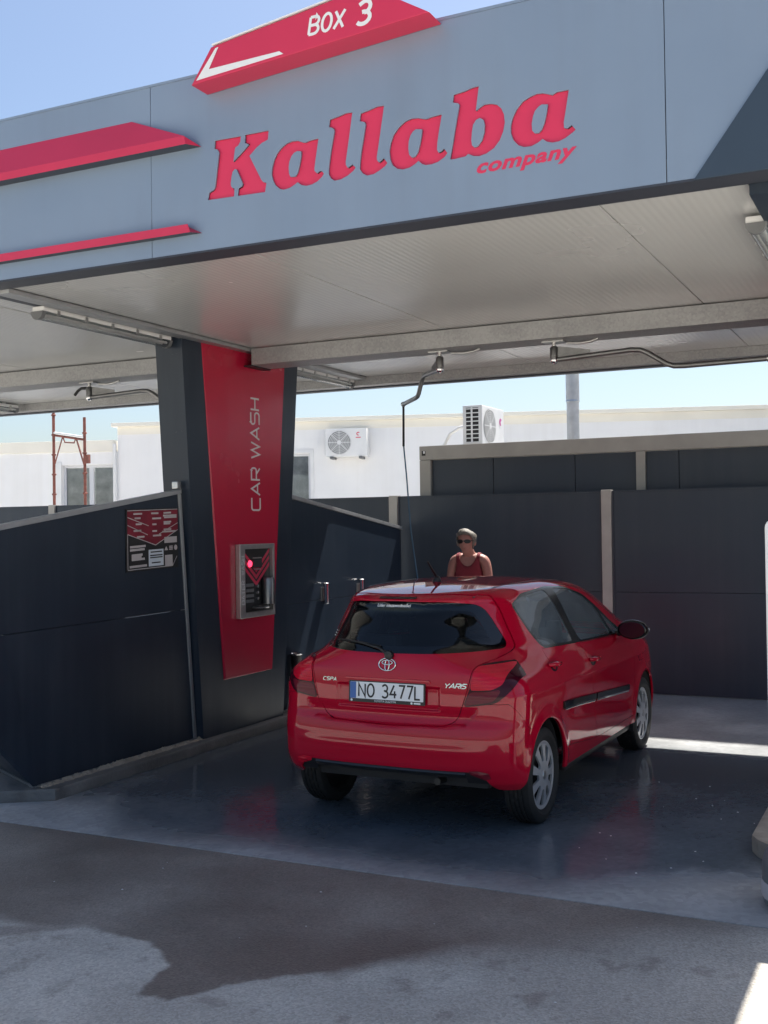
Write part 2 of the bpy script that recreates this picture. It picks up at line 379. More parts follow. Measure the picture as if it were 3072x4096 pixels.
WETLINE = [(-6.5, 4.15), (-4.6, 4.12), (-4.1, 4.08), (-3.87, 4.06), (-3.68, 4.17), (-3.32, 4.14), (-3.15, 4.09), (-3.0, 3.96), (-2.95, 3.74), (-2.93, 3.67), (-2.78, 3.66), (-2.69, 3.87), (-2.57, 3.98), (-2.46, 4.11), (-2.32, 4.18), (-2.12, 4.40), (-1.72, 4.72), (-1.39, 5.0), (-.75, 5.5), (.6, 5.5), (.6, 5.6), (-6.5, 5.6)]
STREAKS = [[(-4.35, 4.02), (-4.0, 4.20), (-3.97, 4.17), (-4.3, 3.95)], [(-4.15, 3.92), (-3.70, 4.22), (-3.62, 4.20), (-4.02, 3.86)]]
def wet_asphalt(x, y):
    wx = x + .07 * (vnoise(x, y, 5, 1) - .5) + .035 * (vnoise(x, y, 22, 2) - .5); wy = y + .07 * (vnoise(x, y, 5, 3) - .5) + .035 * (vnoise(x, y, 22, 4) - .5)
    d = poly_sdf(WETLINE, wx, wy)
    soft = .012 + .22 * sst(-2.5, -1.6, x) + .05 * sst(-3.3, -3.9, x)
    w = 1 - sst(-soft, soft, d)
    for s_ in STREAKS: w = np.maximum(w, .75 * (1 - sst(-.015, .03, poly_sdf(s_, wx, wy))))
    w = w * (.78 + .5 * (vnoise(x, y, 1.6, 8) - .3))
    damp = (.22 * sst(.45, .7, vnoise(x, y, 1.1, 9)) + .30 * sst(.66, .74, vnoise(x, y, 7, 31)) + .12 * sst(-2.4, -1.4, x)) * (1 - w)
    return np.clip(w + damp, 0, 1)
def ground_mat(name, dry, wet, rd, rw, bump, bs, speck, attr_film=False):
    m = bpy.data.materials.new(name); m.use_nodes = True; n = m.node_tree; p = n.nodes['Principled BSDF']; L = n.links.new
    at = n.nodes.new('ShaderNodeAttribute'); at.attribute_name = 'wet'; tc = n.nodes.new('ShaderNodeTexCoord')
    n1 = n.nodes.new('ShaderNodeTexNoise'); n1.inputs['Scale'].default_value = 1.7; n1.inputs['Detail'].default_value = 8; L(tc.outputs['Object'], n1.inputs['Vector'])
    n2 = n.nodes.new('ShaderNodeTexNoise'); n2.inputs['Scale'].default_value = bs; n2.inputs['Detail'].default_value = 3; L(tc.outputs['Object'], n2.inputs['Vector'])
    v = n.nodes.new('ShaderNodeTexVoronoi'); v.inputs['Scale'].default_value = bs * 1.1; L(tc.outputs['Object'], v.inputs['Vector'])
    bw = n.nodes.new('ShaderNodeRGBToBW'); L(v.outputs['Color'], bw.inputs[0])
    mx = n.nodes.new('ShaderNodeMix'); mx.data_type = 'RGBA'; mx.inputs[6].default_value = (*dry, 1); mx.inputs[7].default_value = (*wet, 1); L(at.outputs['Fac'], mx.inputs[0])
    a1 = n.nodes.new('ShaderNodeMapRange'); a1.inputs[1].default_value = .3; a1.inputs[2].default_value = .7; a1.inputs[3].default_value = .84; a1.inputs[4].default_value = 1.16; L(n1.outputs['Fac'], a1.inputs[0])
    a2 = n.nodes.new('ShaderNodeMapRange'); a2.inputs[3].default_value = 1 - speck; a2.inputs[4].default_value = 1 + speck; L(bw.outputs[0], a2.inputs[0])
    mu = n.nodes.new('ShaderNodeMath'); mu.operation = 'MULTIPLY'; L(a1.outputs[0], mu.inputs[0]); L(a2.outputs[0], mu.inputs[1])
    m2 = n.nodes.new('ShaderNodeMix'); m2.data_type = 'RGBA'; m2.blend_type = 'MULTIPLY'; m2.inputs[0].default_value = 1; L(mx.outputs[2], m2.inputs[6]); L(mu.outputs[0], m2.inputs[7]); L(m2.outputs[2], p.inputs['Base Color'])
    rr = n.nodes.new('ShaderNodeMapRange'); rr.inputs[3].default_value = rd; rr.inputs[4].default_value = rw; L(at.outputs['Fac'], rr.inputs[0])
    ra = n.nodes.new('ShaderNodeMath'); ra.operation = 'MULTIPLY'; L(rr.outputs[0], ra.inputs[0]); L(a1.outputs[0], ra.inputs[1]); L(ra.outputs[0], p.inputs['Roughness'])
    b = n.nodes.new('ShaderNodeBump'); b.inputs['Distance'].default_value = .006
    bs_ = n.nodes.new('ShaderNodeMapRange'); bs_.inputs[3].default_value = bump; bs_.inputs[4].default_value = bump * (.07 if attr_film else .55); L(at.outputs['Fac'], bs_.inputs[0]); L(bs_.outputs[0], b.inputs['Strength'])
    ad = n.nodes.new('ShaderNodeMath'); ad.operation = 'ADD'; L(n2.outputs['Fac'], ad.inputs[0]); L(v.outputs['Distance'], ad.inputs[1]); L(ad.outputs[0], b.inputs['Height']); L(b.outputs[0], p.inputs['Normal'])
    return m
M['asphalt'] = ground_mat('asphalt_wet_and_dry', (.48, .455, .405), (.170, .141, .120), .85, .50, .7, 90, .24)
M['slab'] = ground_mat('wash_bay_concrete', (.36, .36, .355), (.092, .112, .134), .75, .055, .5, 26, .14, True)

EDGE = 5.45
far = 900
xs = np.arange(-6.2, .401, .0125); ys = np.append(np.arange(3.0, EDGE - .001, .0125), EDGE)
x0, x1, y0 = xs[0], xs[-1], ys[0]
tag(grid_sheet('asphalt_road', xs, ys, 0., wet_asphalt, M['asphalt'], extra=[
    [(-far, -far, 0), (far, -far, 0), (far, y0, 0), (-far, y0, 0)], [(-far, y0, 0), (x0, y0, 0), (x0, EDGE, 0), (-far, EDGE, 0)], [(x1, y0, 0), (far, y0, 0), (far, EDGE, 0), (x1, EDGE, 0)],
    [(-far, EDGE, -.012), (far, EDGE, -.012), (far, 13.25, -.012), (-far, 13.25, -.012)]]), kind='structure')
M['yard'] = mat('pale_bounce_yard', (.70, .69, .67), .9, vary=.15, vscale=2., bump=.5, bscale=30)  # ground sheet added out of view, pale to bounce light onto the building
g = MB(); g.add([(-far, 13.25, -.008), (far, 13.25, -.008), (far, far, -.008), (-far, far, -.008)], [(0, 1, 2, 3)])
tag(g.build('bounce_yard', M['yard']), kind='structure')
def wet_slab(x, y):
    n_ = vnoise(x, y * 1.6, 1.1, 11); n2 = vnoise(x, y, 9, 12)
    front = EDGE + .02 + .10 * n_ + .50 * sst(-1.9, -.9, x) * (.5 + n2) + .62 * sst(-4.5, -5.4, x) * (.4 + 1.1 * n2)
    w = sst(front - .25, front + .45, y + .16 * (n2 - .5))
    back = sst(9.15, 9.45, y + .15 * (n2 - .5)) * (.50 + .4 * (vnoise(x, y, 1.5, 14) - .5))
    return np.clip(w * (.88 + .25 * (n_ - .35)) - back, 0, 1)
tag(grid_sheet('wash_bay_floor', np.arange(-12., 1.21, .05), np.append(EDGE, np.arange(EDGE + .05, 13.2, .05)), .004, wet_slab, M['slab'],
    extra=[[(-12, EDGE, .004), (1.2, EDGE, .004), (1.2, EDGE, -.10), (-12, EDGE, -.10)]]), kind='structure')
# raised kerbs under the dividers
k = MB(); k.prism([(-5.54, 6.01), (-5.54, 12.2), (-6.75, 12.2), (-6.75, 5.62), (-5.86, 5.80)], lambda u, v, w: (u, v, w), 0.0, .088)
tag(k.build('divider_kerb', M['concrete'], bevel=.015), kind='structure')
k = MB(); k.prism([(-.905, 6.56), (-.95, 6.66), (-.95, 12.2), (.12, 12.2), (.12, 6.42), (-.80, 6.45)], lambda u, v, w: (u, v, w), 0.0, .105)
tag(k.build('divider_kerb', M['stone'], bevel=.02), kind='structure')
# crumbling mortar and grit along the foot of the divider
g = MB(); n = 150
for i in range(n + 1):
    y = 5.98 + 1.95 * i / n; r1, r2, r3 = rnd.random(), rnd.random(), rnd.random()
    for dx, h in ((.030, .012 + .030 * r1), (.052, .010 + .018 * r2), (.066 + .03 * r3 * r1, .0)): g.v.append((-5.70 + dx, y, .0882 + h * (.35 + .65 * (vnoise(np.array([0.]), np.array([y]), 6, 5)[0]))))
g.f = [(3 * i + k, 3 * i + k + 1, 3 * i + 4 + k, 3 * i + 3 + k) for i in range(n) for k in (0, 1)]
tag(g.build('mortar_grit', M['stone']), kind='stuff')
# small bright crumbs and foam flecks lying on the ground
fl = MB()
for i in range(30):
    x, y = (rnd.uniform(-1.9, -1.0), rnd.uniform(6.0, 8.6)) if i < 18 else (rnd.uniform(-4.3, -1.2), rnd.uniform(4.0, 5.3))
    s_ = rnd.uniform(.002, .0055); z = .005 if y > EDGE else .001
    fl.add([(x - s_ * 1.6, y, z), (x, y - s_, z), (x + s_ * 1.5, y + s_ * .3, z), (x, y + s_, z), (x, y, z + s_ * .7)], [(0, 1, 4), (1, 2, 4), (2, 3, 4), (3, 0, 4)])
tag(fl.build('litter_flecks', M['white_plastic']), kind='stuff')

# ------------------------------------------------------------------ canopy
YF, ZC, ZT = 5.415, 3.533, 4.564  # canopy, pillar, divider positions: from image pixels, then scaled about the camera
can = thing('car_wash_canopy', 'long grey canopy roof over the wash bays with white ribbed ceiling', 'canopy', (0, YF, ZC))
seams = [-11.6, -10.33, -7.256, -4.183, -1.110, -.35]
LETTERS = [
  ('K',[[(-3.721,4.167),(-3.539,4.164),(-3.542,4.133),(-3.556,4.112),(-3.578,4.102),(-3.583,4.080),(-3.592,4.023),(-3.486,4.105),(-3.497,4.112),(-3.513,4.118),(-3.512,4.166),(-3.350,4.165),(-3.356,4.112),(-3.396,4.100),(-3.428,4.082),(-3.482,4.039),(-3.440,3.958),(-3.404,3.889),(-3.392,3.875),(-3.369,3.868),(-3.379,3.815),(-3.567,3.819),(-3.562,3.863),(-3.538,3.873),(-3.532,3.886),(-3.551,3.930),(-3.571,3.974),(-3.582,3.978),(-3.599,3.964),(-3.607,3.934),(-3.613,3.898),(-3.611,3.882),(-3.602,3.871),(-3.587,3.867),(-3.590,3.820),(-3.775,3.824),(-3.766,3.868),(-3.734,3.879),(-3.723,3.896),(-3.708,3.995),(-3.692,4.091),(-3.700,4.108),(-3.707,4.114),(-3.724,4.117)]]),
  ('a',[[(-3.110,4.056),(-3.087,4.062),(-3.025,4.066),(-3.032,4.027),(-3.043,3.967),(-3.054,3.903),(-3.054,3.887),(-3.039,3.871),(-3.024,3.881),(-3.009,3.881),(-2.994,3.861),(-3.005,3.847),(-3.035,3.825),(-3.070,3.813),(-3.106,3.810),(-3.136,3.818),(-3.154,3.830),(-3.164,3.839),(-3.182,3.829),(-3.213,3.815),(-3.254,3.810),(-3.280,3.817),(-3.311,3.844),(-3.326,3.873),(-3.336,3.910),(-3.331,3.950),(-3.319,3.989),(-3.300,4.021),(-3.271,4.050),(-3.235,4.070),(-3.198,4.077),(-3.163,4.075),(-3.127,4.059)],[(-3.164,4.015),(-3.138,4.010),(-3.141,3.978),(-3.152,3.931),(-3.165,3.893),(-3.179,3.875),(-3.194,3.875),(-3.212,3.878),(-3.219,3.897),(-3.221,3.933),(-3.216,3.963),(-3.202,3.992),(-3.184,4.009)]]),
  ('l',[[(-2.953,4.158),(-2.900,4.165),(-2.854,4.176),(-2.810,4.174),(-2.817,4.134),(-2.831,4.046),(-2.845,3.967),(-2.856,3.906),(-2.855,3.888),(-2.845,3.873),(-2.831,3.880),(-2.816,3.887),(-2.795,3.864),(-2.809,3.849),(-2.845,3.828),(-2.886,3.814),(-2.927,3.812),(-2.952,3.830),(-2.965,3.855),(-2.964,3.887),(-2.955,3.949),(-2.939,4.028),(-2.925,4.089),(-2.930,4.102),(-2.942,4.110),(-2.960,4.115)]]),
  ('l',[[(-2.762,4.158),(-2.709,4.167),(-2.659,4.178),(-2.616,4.176),(-2.623,4.135),(-2.639,4.045),(-2.655,3.955),(-2.665,3.903),(-2.664,3.885),(-2.653,3.872),(-2.639,3.880),(-2.624,3.891),(-2.601,3.860),(-2.615,3.845),(-2.650,3.826),(-2.685,3.812),(-2.724,3.810),(-2.754,3.827),(-2.771,3.853),(-2.768,3.892),(-2.760,3.949),(-2.743,4.031),(-2.731,4.092),(-2.736,4.104),(-2.747,4.110),(-2.767,4.115)]]),
  ('a',[[(-2.368,4.059),(-2.338,4.065),(-2.278,4.069),(-2.287,4.024),(-2.299,3.966),(-2.307,3.915),(-2.309,3.885),(-2.301,3.868),(-2.285,3.874),(-2.270,3.886),(-2.249,3.857),(-2.266,3.839),(-2.304,3.819),(-2.342,3.812),(-2.375,3.813),(-2.398,3.823),(-2.417,3.842),(-2.436,3.829),(-2.470,3.814),(-2.509,3.810),(-2.542,3.819),(-2.571,3.843),(-2.585,3.877),(-2.590,3.922),(-2.581,3.965),(-2.564,4.006),(-2.534,4.040),(-2.495,4.067),(-2.456,4.076),(-2.418,4.073),(-2.385,4.062)],[(-2.429,4.014),(-2.394,4.007),(-2.398,3.974),(-2.409,3.927),(-2.421,3.890),(-2.438,3.869),(-2.457,3.867),(-2.471,3.883),(-2.476,3.917),(-2.473,3.955),(-2.463,3.984),(-2.448,4.004)]]),
  ('b',[[(-2.210,4.160),(-2.152,4.166),(-2.106,4.177),(-2.067,4.180),(-2.073,4.142),(-2.086,4.052),(-2.063,4.067),(-2.040,4.077),(-2.004,4.075),(-1.973,4.066),(-1.947,4.041),(-1.932,4.007),(-1.928,3.964),(-1.937,3.919),(-1.957,3.876),(-1.989,3.841),(-2.031,3.820),(-2.071,3.812),(-2.103,3.818),(-2.132,3.834),(-2.148,3.823),(-2.181,3.821),(-2.208,3.819),(-2.236,3.821),(-2.223,3.882),(-2.203,3.986),(-2.178,4.101),(-2.185,4.109),(-2.216,4.119)],[(-2.086,4.004),(-2.064,4.011),(-2.046,3.999),(-2.039,3.975),(-2.042,3.933),(-2.056,3.893),(-2.080,3.866),(-2.098,3.863),(-2.111,3.876),(-2.114,3.902),(-2.110,3.944),(-2.103,3.981)]]),
  ('a',[[(-1.675,4.060),(-1.651,4.071),(-1.587,4.071),(-1.595,4.025),(-1.606,3.962),(-1.616,3.910),(-1.615,3.883),(-1.599,3.878),(-1.577,3.891),(-1.555,3.863),(-1.575,3.849),(-1.609,3.830),(-1.643,3.819),(-1.676,3.818),(-1.706,3.828),(-1.727,3.845),(-1.753,3.830),(-1.788,3.818),(-1.827,3.820),(-1.857,3.834),(-1.884,3.866),(-1.897,3.904),(-1.897,3.942),(-1.886,3.982),(-1.865,4.020),(-1.832,4.055),(-1.792,4.072),(-1.758,4.081),(-1.723,4.078),(-1.694,4.068)],[(-1.729,4.021),(-1.698,4.016),(-1.704,3.979),(-1.717,3.928),(-1.731,3.897),(-1.748,3.880),(-1.770,3.882),(-1.782,3.897),(-1.784,3.931),(-1.777,3.967),(-1.766,3.994),(-1.746,4.013)]]),
]
for a, b in zip(seams[:-1], seams[1:]):
    g = .0025; outer = [(a + g, ZC), (b - g, ZC), (b - g, ZT), (a + g, ZT)]
    loops = [outer]
    if a < -3 < b:
        for ch, ls in LETTERS: loops += ls
    plate('fascia_panel', loops, .014, XZ(YF + .007), M['fascia'], can)
MB().box(-11.6, -.35, YF + .0005, YF + .045, ZC - .012, ZC - .001).build('fascia_soffit', M['fascia_edge'], can)
MB().box(-11.6, -.35, YF + .045, YF + .19, ZC - .010, ZC + .001).build('fascia_soffit', M['fascia_edge'], can)
MB().box(-11.59, -.355, YF + .032, YF + .040, ZC + .06, ZT - .01).build('fascia_backing', M['fascia_edge'], can)
MB().box(-11.6, -.35, YF - .004, YF + .04, ZT + .001, ZT + .016).build('top_flashing', M['fascia'], can)
cp = MB(); 
for x, wd in [(-11.55, 1.29), (-10.25, 2.09), (-8.15, 2.09), (-6.05, .39), (-5.52, 1.92), (-3.595, 2.09), (-1.50, .735)]:
    MB().box(x + .003, x + wd - .001, YF + .192, 11.0, ZC, ZC + .04).build('ceiling_panel', M['ceiling'], can, bevel=.002)
MB().box(-11.6, -.35, YF + .03, 11.10, ZC + .06, ZC + .12).build('roof_deck', M['galv'], can)
MB().box(-5.53, -5.655, YF + .195, 10.99, ZC - .034, ZC - .001).build('ceiling_joint_cover', M['alu'], can, bevel=.003)
MB().box(-5.545, -5.80, YF + .2, 10.99, ZC - .012, ZC - .002).build('ceiling_joint_cover', M['fascia_edge'], can)
MB().box(-10.62, -10.87, YF + .2, 10.99, ZC - .03, ZC - .002).build('ceiling_joint_cover', M['alu'], can)
MB().box(-.757, -.36, YF + .2, 10.99, ZC - .06, ZC - .002).build('side_beam', M['anthracite'], can)
def c_beam(x0, x1, y0, y1, z0, z1):
    mb = MB(); mb.box(x0, x1, y0, y0 + .008, z0, z1); mb.box(x0, x1, y1 - .008, y1, z0, z1); mb.box(x0, x1, y0 + .008, y1 - .008, z0, z0 + .008); return mb
c_beam(-5.52, -.76, 8.576, 8.90, 3.378, ZC - .008).build('cross_beam', M['galv'], can)
c_beam(-10.62, -5.91, 8.576, 8.90, 3.378, ZC - .008).build('cross_beam', M['galv'], can)
MB().box(-5.60, -5.52, 8.57, 8.905, 3.366, 3.377).build('beam_end_plate', M['black'], can)
c_beam(-11.5, -.36, 10.88, 11.02, 3.44, ZC - .002).build('rear_beam', M['galv'], can)
for a, b in zip(seams[:-1], seams[1:]):
    MB().box(a + .003, b - .003, 11.105, 11.125, 3.425, ZT).build('rear_fascia_panel', M['anthracite'], can)
MB().box(-11.6, -.35, 11.03, 11.10, 3.425, 3.445).build('rear_soffit', M['fascia_edge'], can)
MB().box(-.345, -.33, YF, 11.12, ZC, ZT).build('side_fascia_panel', M['fascia'], can)
MB().box(-11.62, -11.605, YF, 11.12, ZC, ZT).build('side_fascia_panel', M['fascia'], can)
# dark slanted corner panel laid over the fascia's right end
wd = MB(); wd.prism([(-.98, ZC - .012), (-.332, ZC - .012), (-.332, 4.40)], XZ(YF), .001, .018); wd.build('slanted_corner_panel', M['wedge'], can, bevel=.002)

# ------------------------------------------------------------------ shop lettering
logo = thing('shop_sign', 'big red word Kallaba cut into the grey fascia, company written small below it', 'sign', (-2.65, YF, 3.9))
for ch, ls in LETTERS:
    o_ = ls[0]; cx = sum(p[0] for p in o_) / len(o_); cz = sum(p[1] for p in o_) / len(o_)
    plate('letter', [[(cx + (p[0] - cx) * 1.03, cz + (p[1] - cz) * 1.03) for p in o_]], .006, XZ(YF + .018), M['letter_red'], logo)
text_part('small_word', 'company', .535, lambda u, v, w: (-2.085 + u, YF - .0015 - w, 3.724 + v * .74 + .008 * u / .535), M['letter_red'], logo, bold=.030, shear=.30)

# ------------------------------------------------------------------ red profile bars on the left of the fascia
def accent(label, xt, xb, z_top, z_bot, out, x0=-11.5):
    t = thing('red_profile_bar', label, 'trim bar', (x0, YF, z_bot), 'red profile bars on the fascia')
    v = [(x0, YF - .002, z_top), (xt, YF - .002, z_top), (x0, YF - out, z_bot + .05), (xb - .035, YF - out, z_bot + .05), (x0, YF - out, z_bot), (xb - .02, YF - out, z_bot), (x0, YF - .002, z_bot), (xb + .03, YF - .002, z_bot)]
    MB().add(v[:6], [(0, 1, 3, 2), (2, 3, 5, 4)]).build('front_face', M['sign_red'], t)
    MB().add([v[1], v[3], v[5], v[7]], [(0, 3, 2, 1)]).build('end_face', M['sign_red'], t)
    MB().add(v[4:8], [(0, 1, 3, 2)]).build('underside', M['fascia_edge'], t)
accent('large red slanted profile bar at the left end of the fascia', -4.324, -3.845, 4.38, 4.145, .085)
accent('thin red profile bar low on the fascia, below the large one', -3.945, -3.845, 3.70, 3.635, .055)

# ------------------------------------------------------------------ BOX 3 sign
bx = thing('bay_number_sign', 'red slanted box sign reading BOX 3 on the top edge of the fascia', 'sign', (-3.0, YF, 4.5))
YS = 5.25
poly = [(-3.763, 4.441), (-2.269, 4.542), (-2.62, 4.755), (-3.625, 4.634)]
s_ = MB(); s_.prism(poly, XZ(YS), 0, -(YF - YS) + .003); s_.build('sign_box', M['sign_red'], bx, bevel=.006)
MB().prism([(-3.615, 4.641), (-2.60, 4.764), (-2.60, 4.772), (-3.618, 4.649)], XZ(YS - .004), 0, -(YF - YS)).build('top_edge_strip', M['white_paint'], bx)
plate('arrow_mark', [[(-3.593, 4.621), (-3.727, 4.461), (-3.146, 4.500), (-3.172, 4.519), (-3.640, 4.510), (-3.573, 4.624)]], .002, XZ(YS - .0015), M['white_paint'], bx)
def sign_letters(text, x0, z0, h, w, gap, hw, slant, slope):
    ls, wd_ = strokes(text, w, gap, hw, lambda u, v, w_: (x0 + u * h, YS - .002 - w_, z0 + v * h + u * h * slope), slant)
    for ch, mb in ls: mb.build('letter', M['white_paint'], bx)
sign_letters('BOX', -2.985, 4.570, .092, .62, .22, .088, .18, .0)
sign_letters('3', -2.690, 4.562, .118, .62, .2, .095, .18, 0)

# ------------------------------------------------------------------ pillar
def make_pillar(label, sx, xf, loc, simple=False):
    """xf: x of the broad face; sx=+1 faces +X"""
    t = thing('pillar', label, 'pillar', loc, 'pillars holding the canopy')
    f = lambda u, v, w: (xf - sx * w, u, v)
    c = MB(); c.prism([(7.91, .088), (9.219, .088), (9.58, ZC - .014), (7.66, ZC - .014)], f, 0, .275); c.build('casing', M['anthracite'], t, bevel=.004)
    r = MB(); a, b = .004, .016
    p = lambda y, z, w: (xf + sx * w, y, z)
    v = [p(7.95, 3.515, a), p(8.32, 3.515, b), p(9.305, 3.515, b), p(9.004, .563, b), p(8.236, .567, b), p(8.225, .567, a), p(9.32, 3.515, .001), p(9.018, .555, .001), p(8.22, .555, .001), p(7.94, 3.515, .001)]
    r.add(v, [(0, 1, 4, 5), (1, 2, 3, 4), (2, 6, 7, 3), (4, 3, 7, 8, 5), (0, 5, 8, 9)]); r.build('red_cover', M['pillar_red'], t)
    return t
pil = make_pillar('dark tapered pillar with red front reading CAR WASH', 1, -5.625, (-5.76, 8.55, .088))
make_pillar('dark tapered pillar at the right side of bay three', -1, -.70, (-.56, 8.55, .105))
ls, L_ = strokes('CAR WASH', {'C': 1.05, 'A': 1.05, 'R': 1.0, ' ': .35, 'W': 1.35, 'S': 1.0, 'H': .95}, .26, .075, lambda u, v, w: (0, 0, 0))
kk = (3.092 - 2.059) / L_
ls, L_ = strokes('CAR WASH', {'C': 1.05, 'A': 1.05, 'R': 1.0, ' ': .35, 'W': 1.35, 'S': 1.0, 'H': .95}, .26, .075, lambda u, v, w: (-5.6075 + w, 8.828 - v * .142, 2.059 + u * kk))
for ch, mb in ls: mb.build('letter', M['pillar_print'], pil)
for y, z in [(7.735, 3.38), (7.755, 3.38), (7.80, 2.72), (7.82, 2.72)]:
    MB().lathe([(.006, 0), (.006, .004), (0, .005)], (-5.77 + (y * 7 % .1), 7.915 - (z - .088) * .0726 - .006, z), 'y', 8).build('screw', M['steel'], pil)

# ------------------------------------------------------------------ payment terminal on the pillar
T = thing('payment_terminal', 'steel framed payment terminal with red round light set in the pillar', 'payment terminal', (-5.61, 8.70, 1.079))
y0, y1, z0, z1, X = 8.403, 8.992, 1.079, 1.747, -5.607
def yzbox(ya, yb, za, zb, xa, xb): return MB().box(xa, xb, ya, yb, za, zb)
yzbox(y0, y0 + .085, z0, z1, X, X + .05).build('frame', M['steel'], T, bevel=.006)
yzbox(y1 - .03, y1, z0, z1, X, X + .05).build('frame', M['steel'], T, bevel=.006)
yzbox(y0 + .086, y1 - .031, z1 - .045, z1, X, X + .05).build('frame', M['steel'], T, bevel=.006)
yzbox(y0 + .086, y1 - .031, z0, z0 + .05, X, X + .05).build('frame', M['steel'], T, bevel=.006)
yzbox(y0 + .086, y1 - .031, z0 + .051, z1 - .046, X + .001, X + .012).build('control_panel', M['black'], T)
F_ = YZ(X + .0125); pw, ph = y1 - y0 - .117, z1 - z0 - .097; q = lambda u, v: (y0 + .086 + u * pw, z0 + .051 + v * ph)
for dv, m_ in [(.0, 'sign_red'), (.11, 'sign_red'), (.22, 'sign_red')]:
    plate('printed_chevron', [[q(.02, .72 + dv), q(.5, .40 + dv), q(.98, .72 + dv), q(.98, .78 + dv), q(.5, .47 + dv), q(.02, .78 + dv)]], .001, F_, M[m_], T)
yzbox(*[q(.36, 0)[0], q(.66, 0)[0], q(0, .70)[1], q(0, .83)[1]], X + .013, X + .03).build('display', M['dark'], T, bevel=.004)
yzbox(*[q(.38, 0)[0], q(.64, 0)[0], q(0, .845)[1], q(0, .865)[1]], X + .013, X + .034).build('display_edge', M['steel'], T)
yzbox(*[q(.42, 0)[0], q(.60, 0)[0], q(0, .665)[1], q(0, .685)[1]], X + .013, X + .034).build('display_edge', M['steel'], T)
c_ = q(.27, .765); MB().lathe([(0, .012), (.028, .010), (.032, 0)], (X + .013, c_[0], c_[1]), 'x', 18).build('red_light', M['led'], T)
for i in range(4):
    c0, c1 = q(.10, .40 - i * .085), q(.38, .45 - i * .085); yzbox(c0[0], c1[0], c0[1], c1[1], X + .013, X + .022).build('button', M['grey_plastic'], T, bevel=.003)
for i in range(3):
    c0 = q(.50, .40 - i * .10); MB().lathe([(0, .02), (.014, .018), (.017, 0)], (X + .013, c0[0], c0[1]), 'x', 12).build('coin_slot', M['chrome'], T)
c0 = q(.80, .10); MB().lathe([(.058, 0), (.060, .22), (.052, .245), (0, .25)], (X + .055, c0[0], c0[1]), 'z', 20).build('cup', M['dark_steel'], T, smooth=.8)
c0 = q(.5, .05); MB().lathe([(.085, 0), (.09, .012), (.07, .016), (0, .010)], (X + .055, c0[0], c0[1]), 'z', 20).build('tray', M['steel'], T, smooth=.8)
wl = MB(); ls, L_ = strokes('DATER WASH', .62, .24, .085, lambda u, v, w: (0, 0, 0)); k2 = .43 / L_
ls, L_ = strokes('DATER WASH', .62, .24, .085, lambda u, v, w: (X + .0515 + w, y0 + .066 - v * .046, z0 + .13 + u * k2))
for ch, mb in ls: wl.add(mb.v, mb.f)
tag(wl.build('frame_lettering', M['white_paint'], T), kind='stuff')

# ------------------------------------------------------------------ divider walls of the bay
def leaning(name, pts, x, th, m, parent, bev=.002):
    mb = MB(); mb.prism(pts, lambda u, v, w: (x - w, u, v), 0, th); return mb.build(name, m, parent, bevel=bev)
dv = thing('divider_wall', 'dark divider wall with sloping top rail in front of the pillar', 'wall', (-5.8, 7.0, .088))
XW = -5.70
yb = lambda z: 5.965 - 1.04 * (z - .10) if z < .45 else 5.601 - .12 * (z - .45)                       # leaning near edge
ye = lambda z: 7.90 + (7.716 - 7.90) * (z - .088) / 2.14       # leaning far edge
zt = lambda y: 1.937 + .142 * (y - 5.682)                      # sloping top
zs = 1.195
leaning('wall_panel', [(yb(.10), .10), (ye(.10) - .035, .10), (ye(zs) - .035, zs + .012), (yb(zs), zs - .012), (yb(.45), .45)], XW, .012, M['anthracite'], dv)
leaning('wall_panel', [(yb(zs), zs - .006), (ye(zs) - .035, zs + .018), (ye(2.2) - .035, zt(ye(2.2) - .035) - .033), (yb(1.87), zt(yb(1.87)) - .033)], XW, .012, M['anthracite'], dv)
rl = MB(); rl.prism([(5.40, zt(5.40) - .032), (7.72, zt(7.72) - .032), (7.72, zt(7.72) + .006), (5.40, zt(5.40) + .006)], lambda u, v, w: (XW + .014 - w, u, v), 0, .062); rl.build('top_rail', M['alu'], dv, bevel=.004)
ep = MB(); ep.prism([(7.864, .101), (7.900, .101), (7.718, 2.190), (7.682, 2.190)], lambda u, v, w: (XW + .012 - w, u, v), 0, .058); ep.build('end_post', M['alu'], dv, bevel=.004)
MB().box(XW - .045, XW + .012, 7.665, 7.718, 2.236, 2.295).build('post_cap', M['steel'], dv, bevel=.006)
MB().box(XW - .05, XW + .006, 5.98, 7.86, .089, .099).build('bottom_rail', M['alu'], dv)
MB().box(XW - .055, XW + .05, 7.83, 7.905, .0885, .1005).build('foot_plate', M['steel'], dv, bevel=.003)
# the nose turns back towards the neighbouring bay
d = Vector((-.665, .337, 0)).normalized(); nrm = Vector((-.337, -.665, 0)).normalized()
def nose(u, v, w): 
    base = Vector((XW - .002, yb(v) - .002, 0)) + d * u + nrm * (-w); return (base.x, base.y, v)
np_ = MB(); np_.prism([(.0, .10), (.72, .10), (.72, 1.80), (0, 1.85), (0, .45)], nose, 0, .035); np_.build('nose_panel', M['anthracite'], dv)
nr = MB(); nr.prism([(.0, .089), (.72, .089), (.72, .13), (0, .13)], nose, -.010, .0); nr.build('bottom_rail', M['alu'], dv)
MB().box(XW - .70, XW - .665, 6.36, 7.8, .10, 1.85).build('wall_panel', M['anthracite'], dv)

